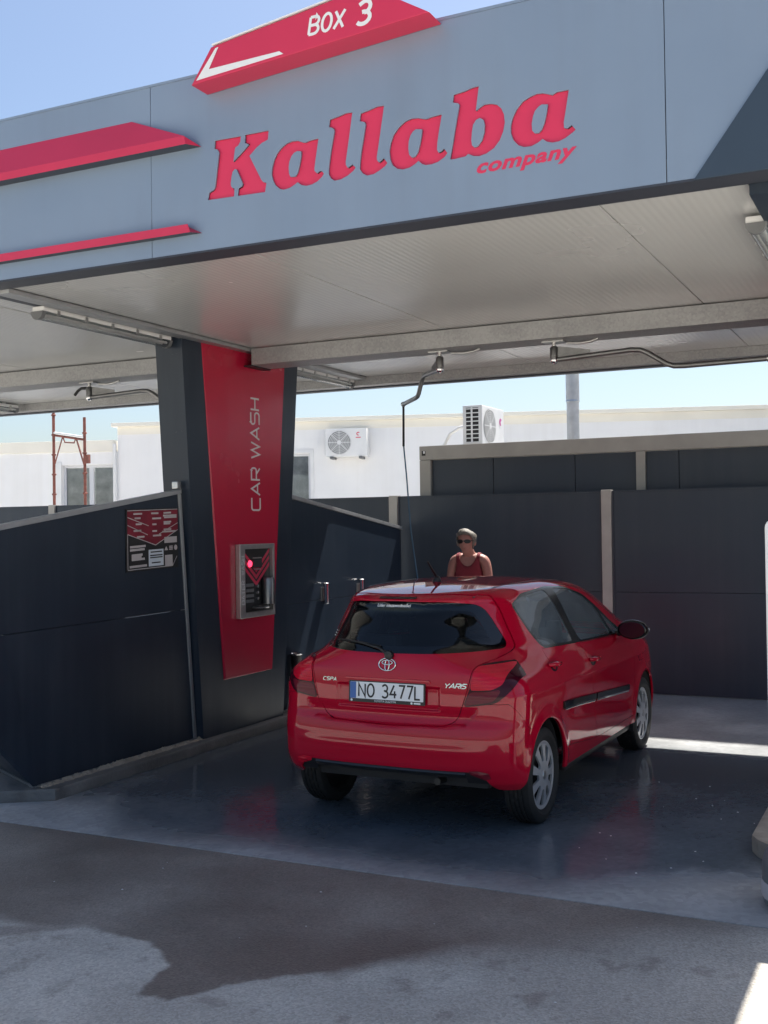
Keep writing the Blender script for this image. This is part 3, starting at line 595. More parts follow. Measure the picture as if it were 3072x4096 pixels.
pb = thing('price_board', 'red and black price board with white print on the dark divider wall', 'price board', (XW, 7.33, 1.566))
Yp, Zp, wp, hp = 6.995, 1.566, .680, .500
q = lambda u, v: (Yp + u * wp, Zp + v * hp + (u - .5) * .02)
def ppoly(pts): return [q(*p) for p in pts]
plate('board', [ppoly([(0, 0), (1, 0), (1, 1), (0, 1)])], .006, YZ(XW + .0035), M['black'], pb)
F1 = YZ(XW + .0072)
plate('red_print', [ppoly([(.03, .965), (.99, .965), (.99, .63), (.55, .40), (.03, .60)])], .0006, F1, mat('price_board_red', (.22, .012, .03), .35, vary=.25, vscale=6), pb)
F2 = YZ(XW + .0079)
br = MB()
def bar(u0, v0, u1, v1, t, mbx=None):
    mbx = mbx or br; a, b = q(u0, v0), q(u1, v1); dx, dz = b[0] - a[0], b[1] - a[1]; L = math.hypot(dx, dz); nx, nz = -dz / L * t / 2, dx / L * t / 2
    mbx.add([F2(a[0] + nx, a[1] + nz, 0), F2(b[0] + nx, b[1] + nz, 0), F2(b[0] - nx, b[1] - nz, 0), F2(a[0] - nx, a[1] - nz, 0)], [(3, 2, 1, 0)])
for s__ in [(.03, .60, .55, .40), (.55, .40, .99, .63), (.03, .745, .40, .575), (.03, .87, .42, .72), (.62, .575, .99, .745), (.03, .975, .99, .975), (.03, .04, .03, .60), (.03, .035, .88, .035), (.88, .035, .97, .19)]: bar(*s__, .006)
for s__ in [(.14, .92, .30, .92), (.47, .92, .61, .92), (.71, .92, .86, .92), (.70, .875, .97, .875), (.72, .845, .97, .845), (.49, .835, .66, .835), (.16, .85, .27, .85), (.18, .755, .29, .755), (.14, .65, .28, .65), (.49, .74, .57, .74), (.71, .77, .86, .77), (.71, .74, .84, .74), (.49, .63, .58, .63), (.71, .645, .86, .645), (.50, .555, .66, .555), (.20, .55, .34, .55), (.68, .61, .95, .61)]: bar(*s__, .014)
tag(br.build('white_print', M['print_grey'], pb), kind='stuff')
br = MB()
for s__ in [(.07, .395, .36, .40), (.07, .345, .34, .35), (.10, .26, .30, .265), (.10, .225, .28, .23), (.10, .19, .34, .195), (.06, .08, .38, .085)]: bar(*s__, .018)
bar(.72, .47, .97, .47, .05); bar(.73, .13, .88, .13, .09)
tag(br.build('white_print', M['print_grey'], pb), kind='stuff')
plate('paper_notice', [ppoly([(.415, .06), (.70, .06), (.70, .33), (.415, .33)])], .001, F2, M['paper'], pb)
F2 = YZ(XW + .0090); br = MB()
for s__ in [(.45, .29, .67, .29), (.44, .235, .68, .235), (.44, .20, .68, .20), (.47, .115, .64, .115)]: bar(*s__, .010)
br.build('notice_print', M['black'], pb)
F2 = YZ(XW + .0079)
plate('warning_triangle', [ppoly([(.72, .30), (.79, .30), (.755, .365)])], .001, F2, M['print_grey'], pb)
br = MB(); 
for v_ in (.31, .335, .36): bar(.815, v_, .885, v_, .009)
br.build('pictogram', M['print_grey'], pb)
plate('round_pictogram', [[(q(.945, .335)[0] + .022 * math.cos(a * .5236), q(.945, .335)[1] + .022 * math.sin(a * .5236)) for a in range(12)]], .001, F2, M['print_grey'], pb)

rd = thing('divider_wall', 'dark divider wall with sloping rail between the pillar and the back wall', 'wall', (-5.75, 10.6, .088))
XR = -5.735
leaning('wall_panel', [(9.24, .10), (12.16, .10), (12.16, 1.13), (9.24, 1.13)], XR, .035, M['anthracite'], rd)
leaning('wall_panel', [(9.24, 1.134), (12.16, 1.134), (12.16, 1.845), (9.70, 2.165), (9.24, 2.20)], XR, .035, M['anthracite'], rd)
rl = MB(); rl.prism([(9.50, 2.195), (12.18, 1.845), (12.18, 1.885), (9.50, 2.235)], lambda u, v, w: (XR + .014 - w, u, v), 0, .062); rl.build('top_rail', M['alu'], rd, bevel=.004)
MB().box(XR - .05, XR + .006, 9.24, 12.16, .089, .099).build('bottom_rail', M['alu'], rd)
for lab, y in [('steel lance holder on the rear divider wall, nearest the pillar', 10.22), ('steel lance holder on the rear divider wall, behind the car roof', 11.03)]:
    t = thing('lance_holder', lab, 'holder', (XR, y, 1.09), 'lance holders on the divider wall')
    MB().lathe([(.030, 0), (.034, .01), (.034, .20), (.038, .215), (.030, .22), (.028, .02)], (XR + .045, y, 1.09), 'z', 14).build('tube', M['chrome'], t, smooth=.7)
    MB().box(XR + .001, XR + .012, y - .045, y + .045, 1.12, 1.26).build('back_plate', M['steel'], t, bevel=.003)
t = thing('brush_holder', 'dark upright brush holder tube standing left of the car', 'holder', (-5.668, 9.55, .088))
MB().lathe([(.052, 0), (.052, .52), (.062, .535), (.062, .548), (.048, .548), (.046, .03), (0, .03)], (-5.668, 9.55, .089), 'z', 18).build('tube', M['black'], t, smooth=.7)
MB().lathe([(.060, 0), (.066, .008), (.060, .016), (.054, .008), (.060, 0)], (-5.668, 9.55, .630), 'z', 18).build('rim', M['chrome'], t, smooth=.7)
MB().box(-5.732, -5.722, 9.51, 9.59, .35, .42).build('bracket', M['steel'], t)

bw_ = thing('back_wall', 'dark panelled back wall with pale grey posts behind the car', 'wall', (-5, 12.3, 0))
px = [-13.9, -11.33, -8.75, -5.89, -3.25, -.62, 1.2]
for a, b in zip(px[:-1], px[1:]):
    MB().box(a + .062, b - .062, 12.30, 12.335, .012, 1.121).build('wall_panel', M['back_sheet'], bw_, bevel=.002)
    MB().box(a + .062, b - .062, 12.30, 12.335, 1.125, 2.238).build('wall_panel', M['back_sheet'], bw_, bevel=.002)
    MB().box(a + .062, b - .062, 12.292, 12.343, 2.2385, 2.252).build('top_cap', M['back_sheet'], bw_)
    for e in (a + .062, b - .080): MB().box(e, e + .018, 12.286, 12.2995, .012, 2.238).build('panel_edge', M['fascia_edge'], bw_)
for x in px: MB().box(x - .056, x + .056, 12.275, 12.385, .005, 2.262).build('post', M['post'], bw_, bevel=.006)

# ------------------------------------------------------------------ container behind the back wall
ct = thing('container', 'dark office container with beige steel frame behind the back wall', 'container', (-3, 12.9, 0))
MB().box(-5.74, 1.9, 12.75, 12.9, 2.71, 2.885).build('top_beam', M['container'], ct, bevel=.01)
MB().box(-5.74, -5.59, 12.752, 12.9, .05, 2.708).build('corner_post', M['container'], ct, bevel=.01)
MB().box(-3.02, -2.915, 12.753, 12.9, .05, 2.708).build('middle_post', M['container'], ct, bevel=.006)
MB().box(-5.74, 1.9, 15.05, 15.2, 2.71, 2.885).build('top_beam', M['container'], ct, bevel=.01)
MB().box(-5.74, -5.60, 12.902, 15.048, 2.71, 2.883).build('side_beam', M['container'], ct, bevel=.01)
MB().box(-5.74, -5.60, 15.05, 15.2, .05, 2.708).build('corner_post', M['container'], ct)
xx = [-5.588, -4.774, -3.75, -3.022]
for a, b in zip(xx[:-1], xx[1:]): MB().box(a + .004, b - .004, 12.80, 12.83, .06, 2.706).build('wall_panel', M['back_sheet'], ct, bevel=.003)
xx = [-2.913, -2.542, -1.50, -.4, .7, 1.88]
for a, b in zip(xx[:-1], xx[1:]): MB().box(a + .004, b - .004, 12.80, 12.83, .06, 2.706).build('wall_panel', M['back_sheet'], ct, bevel=.003)
MB().box(-5.588, 1.88, 12.835, 12.845, .06, 2.706).build('inner_lining', M['back_sheet'], ct)
MB().box(-5.70, -5.67, 12.905, 15.045, .06, 2.706).build('side_panel', M['back_sheet'], ct)
MB().box(-5.59, 1.9, 12.905, 15.045, 2.80, 2.83).build('roof', M['galv'], ct)
MB().box(-5.705, -5.655, 12.747, 12.7515, 2.765, 2.825).build('lifting_hole', M['black'], ct)
MB().box(-5.685, -5.662, 12.745, 12.7468, 2.79, 2.822).build('lifting_hole', M['white_plastic'], ct)

# ------------------------------------------------------------------ white building behind, in wall coordinates (s along, z)
bd = thing('white_building', 'low white rendered building with flat roof behind the car wash', 'building', (-14.5, 17.6, 0))
BD = Vector((11.9, 3.9, 0)).normalized(); BN = Vector((BD.y, -BD.x, 0)); B0 = Vector((-14.5, 17.6, 0))
def bl(s, o, z): p = B0 + BD * s + BN * o; return (p.x, p.y, z)      # o: out of the wall towards the viewer
def bbox(s0, s1, o0, o1, z0, z1):
    mb = MB(); mb.prism([(s0, o0), (s1, o0), (s1, o1), (s0, o1)], lambda u, v, w: bl(u, v, w), z0, z1); return mb
def wall_with(name, s0, s1, zt, holes, parent):
    lp = [[(s0, 0), (s1, 0), (s1, zt), (s0, zt)]] + [[(a, c), (b, c), (b, e), (a, e)] for a, b, c, e in holes]
    return plate(name, lp, .25, lambda u, v, w: bl(u, w - .125, v), M['white_wall'], parent)
w1, w2 = (3.2, 3.90, 2.0, 3.33), (-1.18, -.09, 1.95, 3.20)
wall_with('wall', 0, 17, 3.93, [w1], bd); wall_with('side_block_wall', -9, -.004, 3.45, [w2], bd)
bbox(0, 17, -6, -.255, 3.85, 3.93).build('roof', M['white_wall'], bd); bbox(-9, -.004, -6, -.255, 3.38, 3.45).build('roof', M['white_wall'], bd)
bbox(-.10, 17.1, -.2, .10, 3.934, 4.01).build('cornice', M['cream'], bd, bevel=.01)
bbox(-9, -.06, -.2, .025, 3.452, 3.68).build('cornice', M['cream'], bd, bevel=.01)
bbox(0, 17, .001, .012, 3.78, 3.932).build('sunlit_cream_band', M['cream'], bd)
def window(a, b, c, e, mull):
    f = MB(); t_ = .055
    for q_ in [(a, b, e - t_, e), (a, b, c, c + t_), (a, a + t_, c + t_, e - t_), (b - t_, b, c + t_, e - t_)] + [(m_ - .045, m_ + .045, c + t_, e - t_) for m_ in mull]:
        mb = bbox(q_[0], q_[1], -.15, -.09, q_[2], q_[3]); f.add(mb.v, mb.f)
    fr = f.build('window', M['pvc'], bd); edges = [a] + mull + [b]
    for p0, p1 in zip(edges[:-1], edges[1:]):
        g = bbox(p0 + .05, p1 - .05, -.126, -.120, c + t_ - .002, e - t_ + .002).build('pane', M['pane'], None); o_ = Vector(bd['_o'])
        for v in g.data.vertices: v.co -= o_
        g.parent = fr
        cu_ = bbox(p0 + .055, p1 - .055, -.150, -.140, c + .058, e - .058); 
        cu_.build('curtain', M['pane_back'], bd)
M['pane_back'] = mat('grey_curtain', (.72, .70, .64), .8, vary=.35, vscale=5)
window(*w1, []); window(*w2, [-.59])
bbox(3.1, 4.0, .0, .03, 1.95, 1.998).build('window_sill', M['pvc'], bd); bbox(-1.28, -.02, .0, .04, 1.90, 1.948).build('window_sill', M['pvc'], bd)
bbox(3.905, 3.97, .0, .012, 1.999, 3.39).build('window_surround', M['white_plastic'], bd); bbox(3.13, 3.97, .0, .013, 3.331, 3.40).build('window_surround', M['white_plastic'], bd)
bbox(-1.30, -1.182, .0, .02, 1.95, 3.26).build('window_surround', M['white_plastic'], bd)
MB().tube([bl(-.05, .05, 0), bl(-.05, .05, 3.6)], .035, 8).build('drainpipe', M['white_plastic'], bd)

# tall house added out of view to the right: throws the shade on the back of the bay
nb_ = thing('added_shade_house', 'tall white house added out of view to shade the back of the bay', 'house', (3.5, 17, 0))
MB().box(-1.75, 8, 15.6, 22, 0, 10.9).build('wall', M['white_wall'], nb_)
MB().box(-1.83, 8.1, 15.5, 22.1, 10.905, 11.2).build('roof', M['white_wall'], nb_)
for i in range(3):
    for j in range(3):
        x = -.6 + 2.6 * i; z = 1.2 + 3.2 * j; f = MB().box(x, x + 1.3, 15.57, 15.599, z, z + 1.4).build('window', M['pvc'], nb_); 
        g = MB().box(x + .07, x + 1.23, 15.563, 15.569, z + .07, z + 1.33).build('pane', M['pane_back'], None)
        for v in g.data.vertices: v.co -= Vector(nb_['_o'])
        g.parent = f

# ------------------------------------------------------------------ air conditioners
def aircon(label, org, ex, ey, size, mark, marked):
    """org: lower corner; ex: along the fan face; ey: depth, away from the fan face"""
    ex, ey = Vector(ex), Vector(ey); L, D, H = size; P = lambda u, v, z: tuple(Vector(org) + ex * u + ey * v + Vector((0, 0, z)))
    t = thing('air_conditioner', label, 'air conditioner', org, 'outdoor air conditioner units')
    def bx_(u0, u1, v0, v1, z0, z1): mb = MB(); mb.prism([(u0, v0), (u1, v0), (u1, v1), (u0, v1)], lambda a, b, w: P(a, b, w), z0, z1); return mb
    bx_(0, L, 0, D, 0, H).build('casing', M['white_plastic'], t, bevel=.012)
    cx, r = L * .34, H * .43
    def ring(r0, r1, v0):
        mb = MB(); n = 36; v = []; 
        for k_ in range(n):
            a = 2 * math.pi * k_ / n
            for rr in (r0, r1): v.append(P(cx + rr * math.cos(a), v0, H * .5 + rr * math.sin(a)))
        mb.add(v, [(2 * i, 2 * i + 1, (2 * i + 3) % (2 * n), (2 * i + 2) % (2 * n)) for i in range(n)]); return mb
    g = MB(); mb = ring(0.0, r, -.003); g.add(mb.v, mb.f); g.build('fan_recess', M['grey_plastic'], t)
    g = MB()
    for i in range(7): mb = ring(r * (.16 + .13 * i), r * (.21 + .13 * i), -.012); g.add(mb.v, mb.f)
    for k_ in range(8):
        a = math.pi * k_ / 4; e = .006; c_, s_ = math.cos(a), math.sin(a)
        g.add([P(cx + r * .15 * c_ - e * s_, -.011, H * .5 + r * .15 * s_ + e * c_), P(cx + r * c_ - e * s_, -.011, H * .5 + r * s_ + e * c_), P(cx + r * c_ + e * s_, -.011, H * .5 + r * s_ - e * c_), P(cx + r * .15 * c_ + e * s_, -.011, H * .5 + r * .15 * s_ - e * c_)], [(0, 1, 2, 3)])
    mb = ring(0, r * .15, -.013); g.add(mb.v, mb.f); g.build('fan_grille', M['white_plastic'], t)
    g = MB()
    for i in range(14):
        a, b = math.pi * .2 + i * .32, math.pi * .2 + (i + 1) * .32; rr = .035
        if marked == 'arc': g.add([P(L * .80 + rr * math.cos(a), -.003, H * .80 + rr * math.sin(a)), P(L * .80 + rr * math.cos(b), -.003, H * .80 + rr * math.sin(b)), P(L * .80 + .018 * math.cos(b), -.003, H * .80 + .018 * math.sin(b)), P(L * .80 + .018 * math.cos(a), -.003, H * .80 + .018 * math.sin(a))], [(0, 1, 2, 3)])
        else: g.add([P(L * .84 + .05 * math.cos(a), -.003, H * .66 + .05 * math.sin(a)), P(L * .84 + .05 * math.cos(b), -.003, H * .66 + .05 * math.sin(b)), P(L * .84, -.003, H * .66)], [(0, 1, 2)])
    g.build('maker_mark', mark, t)
    if marked == 'arc':
        g = MB(); g.add([P(L * .74, -.003, H * .655), P(L * .86, -.003, H * .655), P(L * .86, -.003, H * .685), P(L * .74, -.003, H * .685)], [(0, 1, 2, 3)]); g.build('maker_mark', mark, t)
    # condenser louvres on the narrow side
    bx_(-.004, -.001, D * .10, D * .90, H * .06, H * .94).build('side_recess', M['black'], t)
    g = MB()
    for i in range(9): mb = bx_(-.014, -.005, D * .10, D * .90, H * (.06 + .105 * i), H * (.085 + .105 * i)); g.add(mb.v, mb.f)
    for v_ in (.12, .52, .86): mb = bx_(-.012, -.006, D * v_ - .012, D * v_ + .012, H * .06, H * .94); g.add(mb.v, mb.f)
    g.build('side_louvres', M['white_plastic'], t)
    for u in (L * .15, L * .85): bx_(u - .03, u + .03, -.02, D + .10, -.045, -.001).build('bracket', M['grey_plastic'], t)
    return t
o1 = bl(4.27, .36, 3.225)
aircon('white air conditioner mounted on the white wall right of the pillar', o1, tuple(BD), tuple(-BN), (.80, .30, .53), M['letter_red'], 'arc')
ac = aircon('white air conditioner with side grille standing above the container', (-5.20, 13.55, 2.93), (0, 1, 0), (-1, 0, 0), (.82, .27, .52), mat('magenta_mark', (.6, .12, .35), .5), 'dot')
MB().tube([(-5.47, 13.75, 3.20), (-5.62, 13.8, 3.19), (-5.80, 13.9, 3.12), (-5.93, 14.0, 2.98), (-5.98, 14.1, 2.7)], .022, 8).build('coolant_hose', M['white_plastic'], ac, smooth=1.5)
t = thing('flue_pipe', 'galvanised round flue pipe rising behind the container', 'pipe', (-4.56, 15.5, 0))
MB().tube([(-4.56, 15.5, 0), (-4.56, 15.5, 3.62)], .088, 20).build('lower_pipe', M['galv_pipe'], t, smooth=.8)
MB().lathe([(.088, 0), (.098, .005), (.098, .03), (.095, .035)], (-4.56, 15.5, 3.62), 'z', 20).build('collar', M['steel'], t, smooth=.8)
MB().tube([(-4.56, 15.5, 3.65), (-4.56, 15.5, 5.2)], .096, 20).build('upper_pipe', M['galv_pipe'], t, smooth=.8)
MB().lathe([(.16, 0), (.16, .03), (0, .14)], (-4.56, 15.5, 5.28), 'z', 20).build('rain_cap', M['galv_pipe'], t)

# ------------------------------------------------------------------ scaffold frame
sc = thing('scaffold_frame', 'rusty red scaffold frame standing before the white building', 'scaffold', (-14.3, 16.0, 0))
def pole(x, z1, name): 
    MB().tube([(x, 16, 0), (x, 16, z1)], .027, 8).build(name, M['rust'], sc)
    g = MB()
    for z in np.arange(.35, z1 - .1, .37): g.lathe([(.027, -.02), (.042, -.012), (.042, .012), (.027, .02)], (x, 16, z), 'z', 8)
    tag(g.build('collar_rings', M['rust'], sc), kind='stuff')
pole(-14.69, 4.9, 'upright'); pole(-13.95, 3.97, 'upright')
MB().tube([(-14.69, 16, 3.72), (-13.95, 16, 3.60)], .024, 8).build('cross_bar', M['white_plastic'], sc); MB().tube([(-14.69, 16.0, 3.675), (-13.95, 16.0, 3.555)], .020, 8).build('cross_bar', M['rust'], sc)
MB().tube([(-14.48, 16, 3.66), (-14.42, 16, 3.53), (-14.2, 16, 3.51), (-14.15, 16, 3.61)], .014, 6).build('stiffener', M['rust'], sc)
MB().tube([(-14.15, 16, 3.60), (-13.96, 16, 3.08)], .016, 6).build('brace', M['rust'], sc); MB().tube([(-14.48, 16, 3.62), (-14.68, 16, 3.10)], .012, 6).build('brace', M['rust'], sc)
MB().box(-13.93, -13.85, 15.96, 16.04, 3.12, 3.28).build('coupling', M['rust'], sc)

# ------------------------------------------------------------------ overhead cable
cb = MB(); cb.tube([(-60 + 7.0 * i, 40.0, 31.9 - 1.08 * i + .012 * (i - 4) ** 2) for i in range(11)], .02, 6)
tag(cb.build('power_cable', M['wire'], None, smooth=2), 'thin overhead cable sagging across the sky behind the canopy', 'cable')

# ------------------------------------------------------------------ tube lamps under the ceiling
def lamp(x, ya, yb_, label):
    t = thing('tube_lamp', label, 'lamp', (x, (ya + yb_) / 2, ZC), 'tube lamps under the canopy ceiling'); zz = ZC - .016
    MB().box(x - .055, x + .055, ya, yb_, zz - .042, zz - .004).build('housing', M['white_plastic'], t, bevel=.012)
    g = MB(); pr = [(.052 * math.cos(a), -.058 * math.sin(a)) for a in [math.pi * i / 8 for i in range(9)]]
    g.prism([(x + u, zz - .043 + v) for u, v in pr], lambda u, v, w: (u, w, v), ya + .02, yb_ - .02); g.build('cover', M['clear'], t, smooth=.9)
    for yy in (ya + .004, yb_ - .004): 
        g = MB(); g.prism([(x + u * 1.08, zz - .043 + v * 1.06) for u, v in pr], lambda u, v, w: (u, w, v), yy - .018, yy + .018); g.build('end_cap', M['grey_plastic'], t, smooth=.9)
    for dx in (-.022, .022): MB().tube([(x + dx, ya + .03, zz - .062), (x + dx, yb_ - .03, zz - .062)], .012, 8).build('tube', M['white_paint'], t, smooth=1)
    g = MB(); n = 5
    for i in range(n):
        yy = ya + (yb_ - ya) * (i + .5) / n
        for sx in (-.062, .054): g.box(x + sx, x + sx + .008, yy - .014, yy + .014, zz - .056, zz - .02)
    tag(g.build('clips', M['steel'], t), kind='stuff')
    MB().box(x - .03, x + .03, ya + .2, ya + .26, zz - .003, ZC - .001).build('mount', M['steel'], t)
    MB().box(x - .03, x + .03, yb_ - .26, yb_ - .2, zz - .003, ZC - .001).build('mount', M['steel'], t)
lamp(-5.735, 6.10, 7.60, 'tube lamp beside the top of the pillar, on its front side')
lamp(-5.72, 9.62, 11.0 - .12, 'tube lamp behind the pillar near the rear edge of the canopy')
lamp(-.80, 6.16, 7.66, 'tube lamp at the right edge beside the slanted corner panel')
lamp(-10.55, 9.35, 10.8, 'tube lamp of the neighbouring bay near the rear edge')

# ------------------------------------------------------------------ swinging hose booms
def boom(x, y, ang, label, hose=None, spout=False):
    t = thing('hose_boom', label, 'hose boom', (x, y, 3.37), 'hose booms under the cross beams')
    zt_ = 3.377
    MB().box(x - .09, x + .09, y - .05, y + .05, zt_ - .012, zt_).build('mounting_plate', M['steel'], t, bevel=.002)
    MB().tube([(x, y, zt_ - .012), (x, y, zt_ - .05)], .018, 12).build('spindle', M['steel'], t, smooth=1)
    MB().lathe([(.016, 0), (.034, .006), (.034, .085), (.028, .095), (.018, .10)], (x, y, 3.235), 'z', 16).build('swivel_joint', M['dark_steel'], t, smooth=.7)
    MB().ball((x, y, 3.222), .034, 14, 8).build('elbow', M['chrome'], t, smooth=3)
    d_ = Vector((math.cos(ang), math.sin(ang), 0)); o_ = Vector((x, y, 3.225))
    pts = [o_ + d_ * .03, o_ + d_ * .62 + Vector((0, 0, .03)), o_ + d_ * .70 + Vector((0, 0, .024)), o_ + d_ * .76 + Vector((0, 0, -.005)), o_ + d_ * .90 + Vector((0, 0, -.10)), o_ + d_ * .96 + Vector((0, 0, -.122)), o_ + d_ * 1.04 + Vector((0, 0, -.126)), o_ + d_ * 1.66 + Vector((0, 0, -.118))]
    MB().tube(pts, .021, 12).build('arm', M['dark_steel'], t, smooth=1.2)
    n_ = Vector((-d_.y, d_.x, 0)); g = MB()
    g.prism([(.02, 3.335), (.30, 3.285), (.30, 3.262), (.02, 3.24)], lambda u, v, w: tuple(Vector((x, y, 0)) + d_ * u + n_ * w + Vector((0, 0, v))), -.006, .006); g.build('gusset', M['dark_steel'], t)
    MB().ball(tuple(pts[-1]), .027, 10, 6).build('end_joint', M['steel'], t, smooth=3)
    MB().tube([(x + .1, y + .02, zt_ - .02), (x + .22, y + .02, zt_ - .03), (x + .30, y + .02, zt_ - .022), (x + .36, y + .02, zt_ - .004)], .012, 8).build('feed_pipe', M['steel'], t, smooth=1.5)
    if spout: MB().tube([(x, y, 3.32), (x - .10, y, 3.325), (x - .15, y, 3.30), (x - .19, y, 3.26)], .015, 8).build('spout', M['black'], t, smooth=1.5)
    if hose:
        e = pts[-1]; MB().tube([tuple(e), (e.x, e.y, e.z - .06), (e.x - .005, e.y, e.z - .42)], .012, 8).build('hose_sleeve', M['rubber'], t, smooth=1)
        MB().tube([(e.x - .005, e.y, e.z - .40)] + hose, .0075, 8).build('hose', M['hose'], t, smooth=2)
    return t
boom(-2.72, 8.74, .0, 'hose boom swung out to the right over the car')
boom(-3.73, 8.74, math.atan2(1.35, -.98), 'hose boom swung backwards with a blue hose hanging from it', hose=[(-4.70, 10.12, 2.4), (-4.675, 10.15, 1.85), (-4.63, 10.2, 1.35), (-4.58, 10.28, 1.12), (-4.50, 10.36, 1.02), (-4.44, 10.42, 1.0)])
boom(-7.55, 8.74, .05, 'hose boom in the bay left of the pillar', spout=True)

# ------------------------------------------------------------------ things at the right border
t = thing('service_cabinet', 'white rounded service cabinet on a grey foot at the right border', 'cabinet', (-.45, 6.1, 0))
def rrect(u0, u1, v0, v1, r, n=5):
    P = []
    for cx, cy, a in [(u1 - r, v1 - r, 0), (u0 + r, v1 - r, 90), (u0 + r, v0 + r, 180), (u1 - r, v0 + r, 270)]: P += arc(cx, cy, r, r, a, a + 90, n)
    return P
g = MB(); g.prism(rrect(-.762, -.25, .62, 1.905, .045), lambda u, v, w: (u, w, v), 5.98, 6.20); g.build('cabinet_body', M['white_plastic'], t, bevel=.006)
MB().box(-.70, -.32, 6.02, 6.16, .104, .619).build('leg', M['grey_plastic'], t)
t2 = thing('round_bollard', 'grey round bollard at the right border by the slab edge', 'bollard', (-.50, 5.80, 0))
MB().lathe([(.20, .004), (.245, .03), (.25, .10), (.25, .22), (.235, .27), (.19, .30), (0, .305)], (-.53, 5.80, 0), 'z', 28).build('drum', M['grey_plastic'], t2, smooth=.8)
MB().lathe([(.252, .06), (.256, .07), (.256, .13), (.252, .14)], (-.53, 5.80, 0), 'z', 28).build('band', M['print_grey'], t2, smooth=.8)

# ------------------------------------------------------------------ the red hatchback
M['car_red'] = mat('car_red_paint', (.44, .003, .023), .5, .0, spec=.0, coat=1.)
M['car_red'].node_tree.nodes['Principled BSDF'].inputs['Coat IOR'].default_value = 1.46
M['tail_red'] = mat('tail_lamp_red', (.60, .004, .026), .2, spec=.15, coat=.5)
M['tail_clear'] = mat('tail_lamp_clear', (.15, .012, .024), .2, spec=.1, coat=.3)
M['tail_dark'] = mat('tail_lamp_smoked', (.045, .003, .010), .15, spec=.1, coat=.35)
M['gloss_black'] = mat('gloss_black_trim', (.008, .008, .009), .15, spec=.5)
M['hubcap'] = mat('silver_hubcap', (.62, .63, .65), .32, .6, vary=.06, vscale=20)
M['plate_white'] = mat('number_plate_white', (.78, .79, .80), .35, vary=.03)
M['seat'] = mat('dark_seat_cloth', (.055, .055, .06), .85)
def ridged(m, scale):
    n = m.node_tree; p = n.nodes['Principled BSDF']; tc = n.nodes.new('ShaderNodeTexCoord'); w = n.nodes.new('ShaderNodeTexWave'); w.bands_direction = 'Z'; w.inputs['Scale'].default_value = scale
    n.links.new(tc.outputs['Object'], w.inputs['Vector']); b = n.nodes.new('ShaderNodeBump'); b.inputs['Strength'].default_value = .5; b.inputs['Distance'].default_value = .004
    n.links.new(w.outputs['Fac'], b.inputs['Height']); n.links.new(b.outputs[0], p.inputs['Normal'])
ridged(M['tail_red'], 14); ridged(M['tail_clear'], 9)
def pch(xs, ys):
    xs = np.array(xs, float); ys = np.array(ys, float); h = np.diff(xs); d = np.diff(ys) / h; m = np.zeros(len(xs)); m[0] = d[0]; m[-1] = d[-1]
    for i in range(1, len(xs) - 1):
        if d[i - 1] * d[i] > 0:
            w1 = 2 * h[i] + h[i - 1]; w2 = h[i] + 2 * h[i - 1]; m[i] = (w1 + w2) / (w1 / d[i - 1] + w2 / d[i])
    def f(v):
        v = np.clip(v, xs[0], xs[-1]); i = np.clip(np.searchsorted(xs, v) - 1, 0, len(h) - 1); t = (v - xs[i]) / h[i]; t2 = t * t; t3 = t2 * t
        return (2 * t3 - 3 * t2 + 1) * ys[i] + (t3 - 2 * t2 + t) * h[i] * m[i] + (-2 * t3 + 3 * t2) * ys[i + 1] + (t3 - t2) * h[i] * m[i + 1]
    return f
def smax(a,b,k):
    h=np.maximum(k-np.abs(a-b),0)/k
    return np.maximum(a,b)+h*h*k*.25
ZT=pch([-.7,-.45,-.30,-.1,.3,.8,1.3,1.6,1.85,2.2,2.55,2.72,2.95,3.15,3.3],[1.415,1.440,1.462,1.485,1.508,1.512,1.492,1.448,1.37,1.22,1.07,.995,.925,.84,.73])
YR=pch([.15,.26,.34,.45,.58,.66,.72,.80,.90,1.0,1.08,1.13,1.25,1.36,1.395,1.42,1.44,1.50],[-.40,-.47,-.575,-.615,-.62,-.610,-.595,-.588,-.580,-.568,-.552,-.530,-.475,-.425,-.425,-.46,-.45,-.40])
YF=pch([.15,.3,.5,.65,.8,1.0],[3.2,3.29,3.31,3.28,3.2,3.0])
HW=pch([.15,.28,.42,.58,.72,.84,.93,1.0,1.06,1.12,1.25,1.38,1.5],[.795,.834,.8465,.8475,.8475,.843,.832,.812,.786,.757,.700,.640,.575])
TP=pch([-.65,-.4,-.1,.3,1.0,2.0,2.6,3.0,3.31],[.010,.000,.000,0,0,0,.018,.06,.13])
TPG=pch([-.65,-.45,-.25,.1,.5,1.0,1.6,2.0,2.6],[.20,.165,.125,.055,.02,.003,.015,.04,.08])
def seg_u(x,z):
    """inside distance of the tailgate panel outline (positive inside)"""
    ax=np.abs(x)
    # sides: from (0.62,0.80) down to (0.50,0.655), bottom nearly flat
    zb=.655+.02*(ax/.5)**2
    side=.615-np.maximum(.80-z,0)*.75
    return np.minimum(z-zb, side-ax)
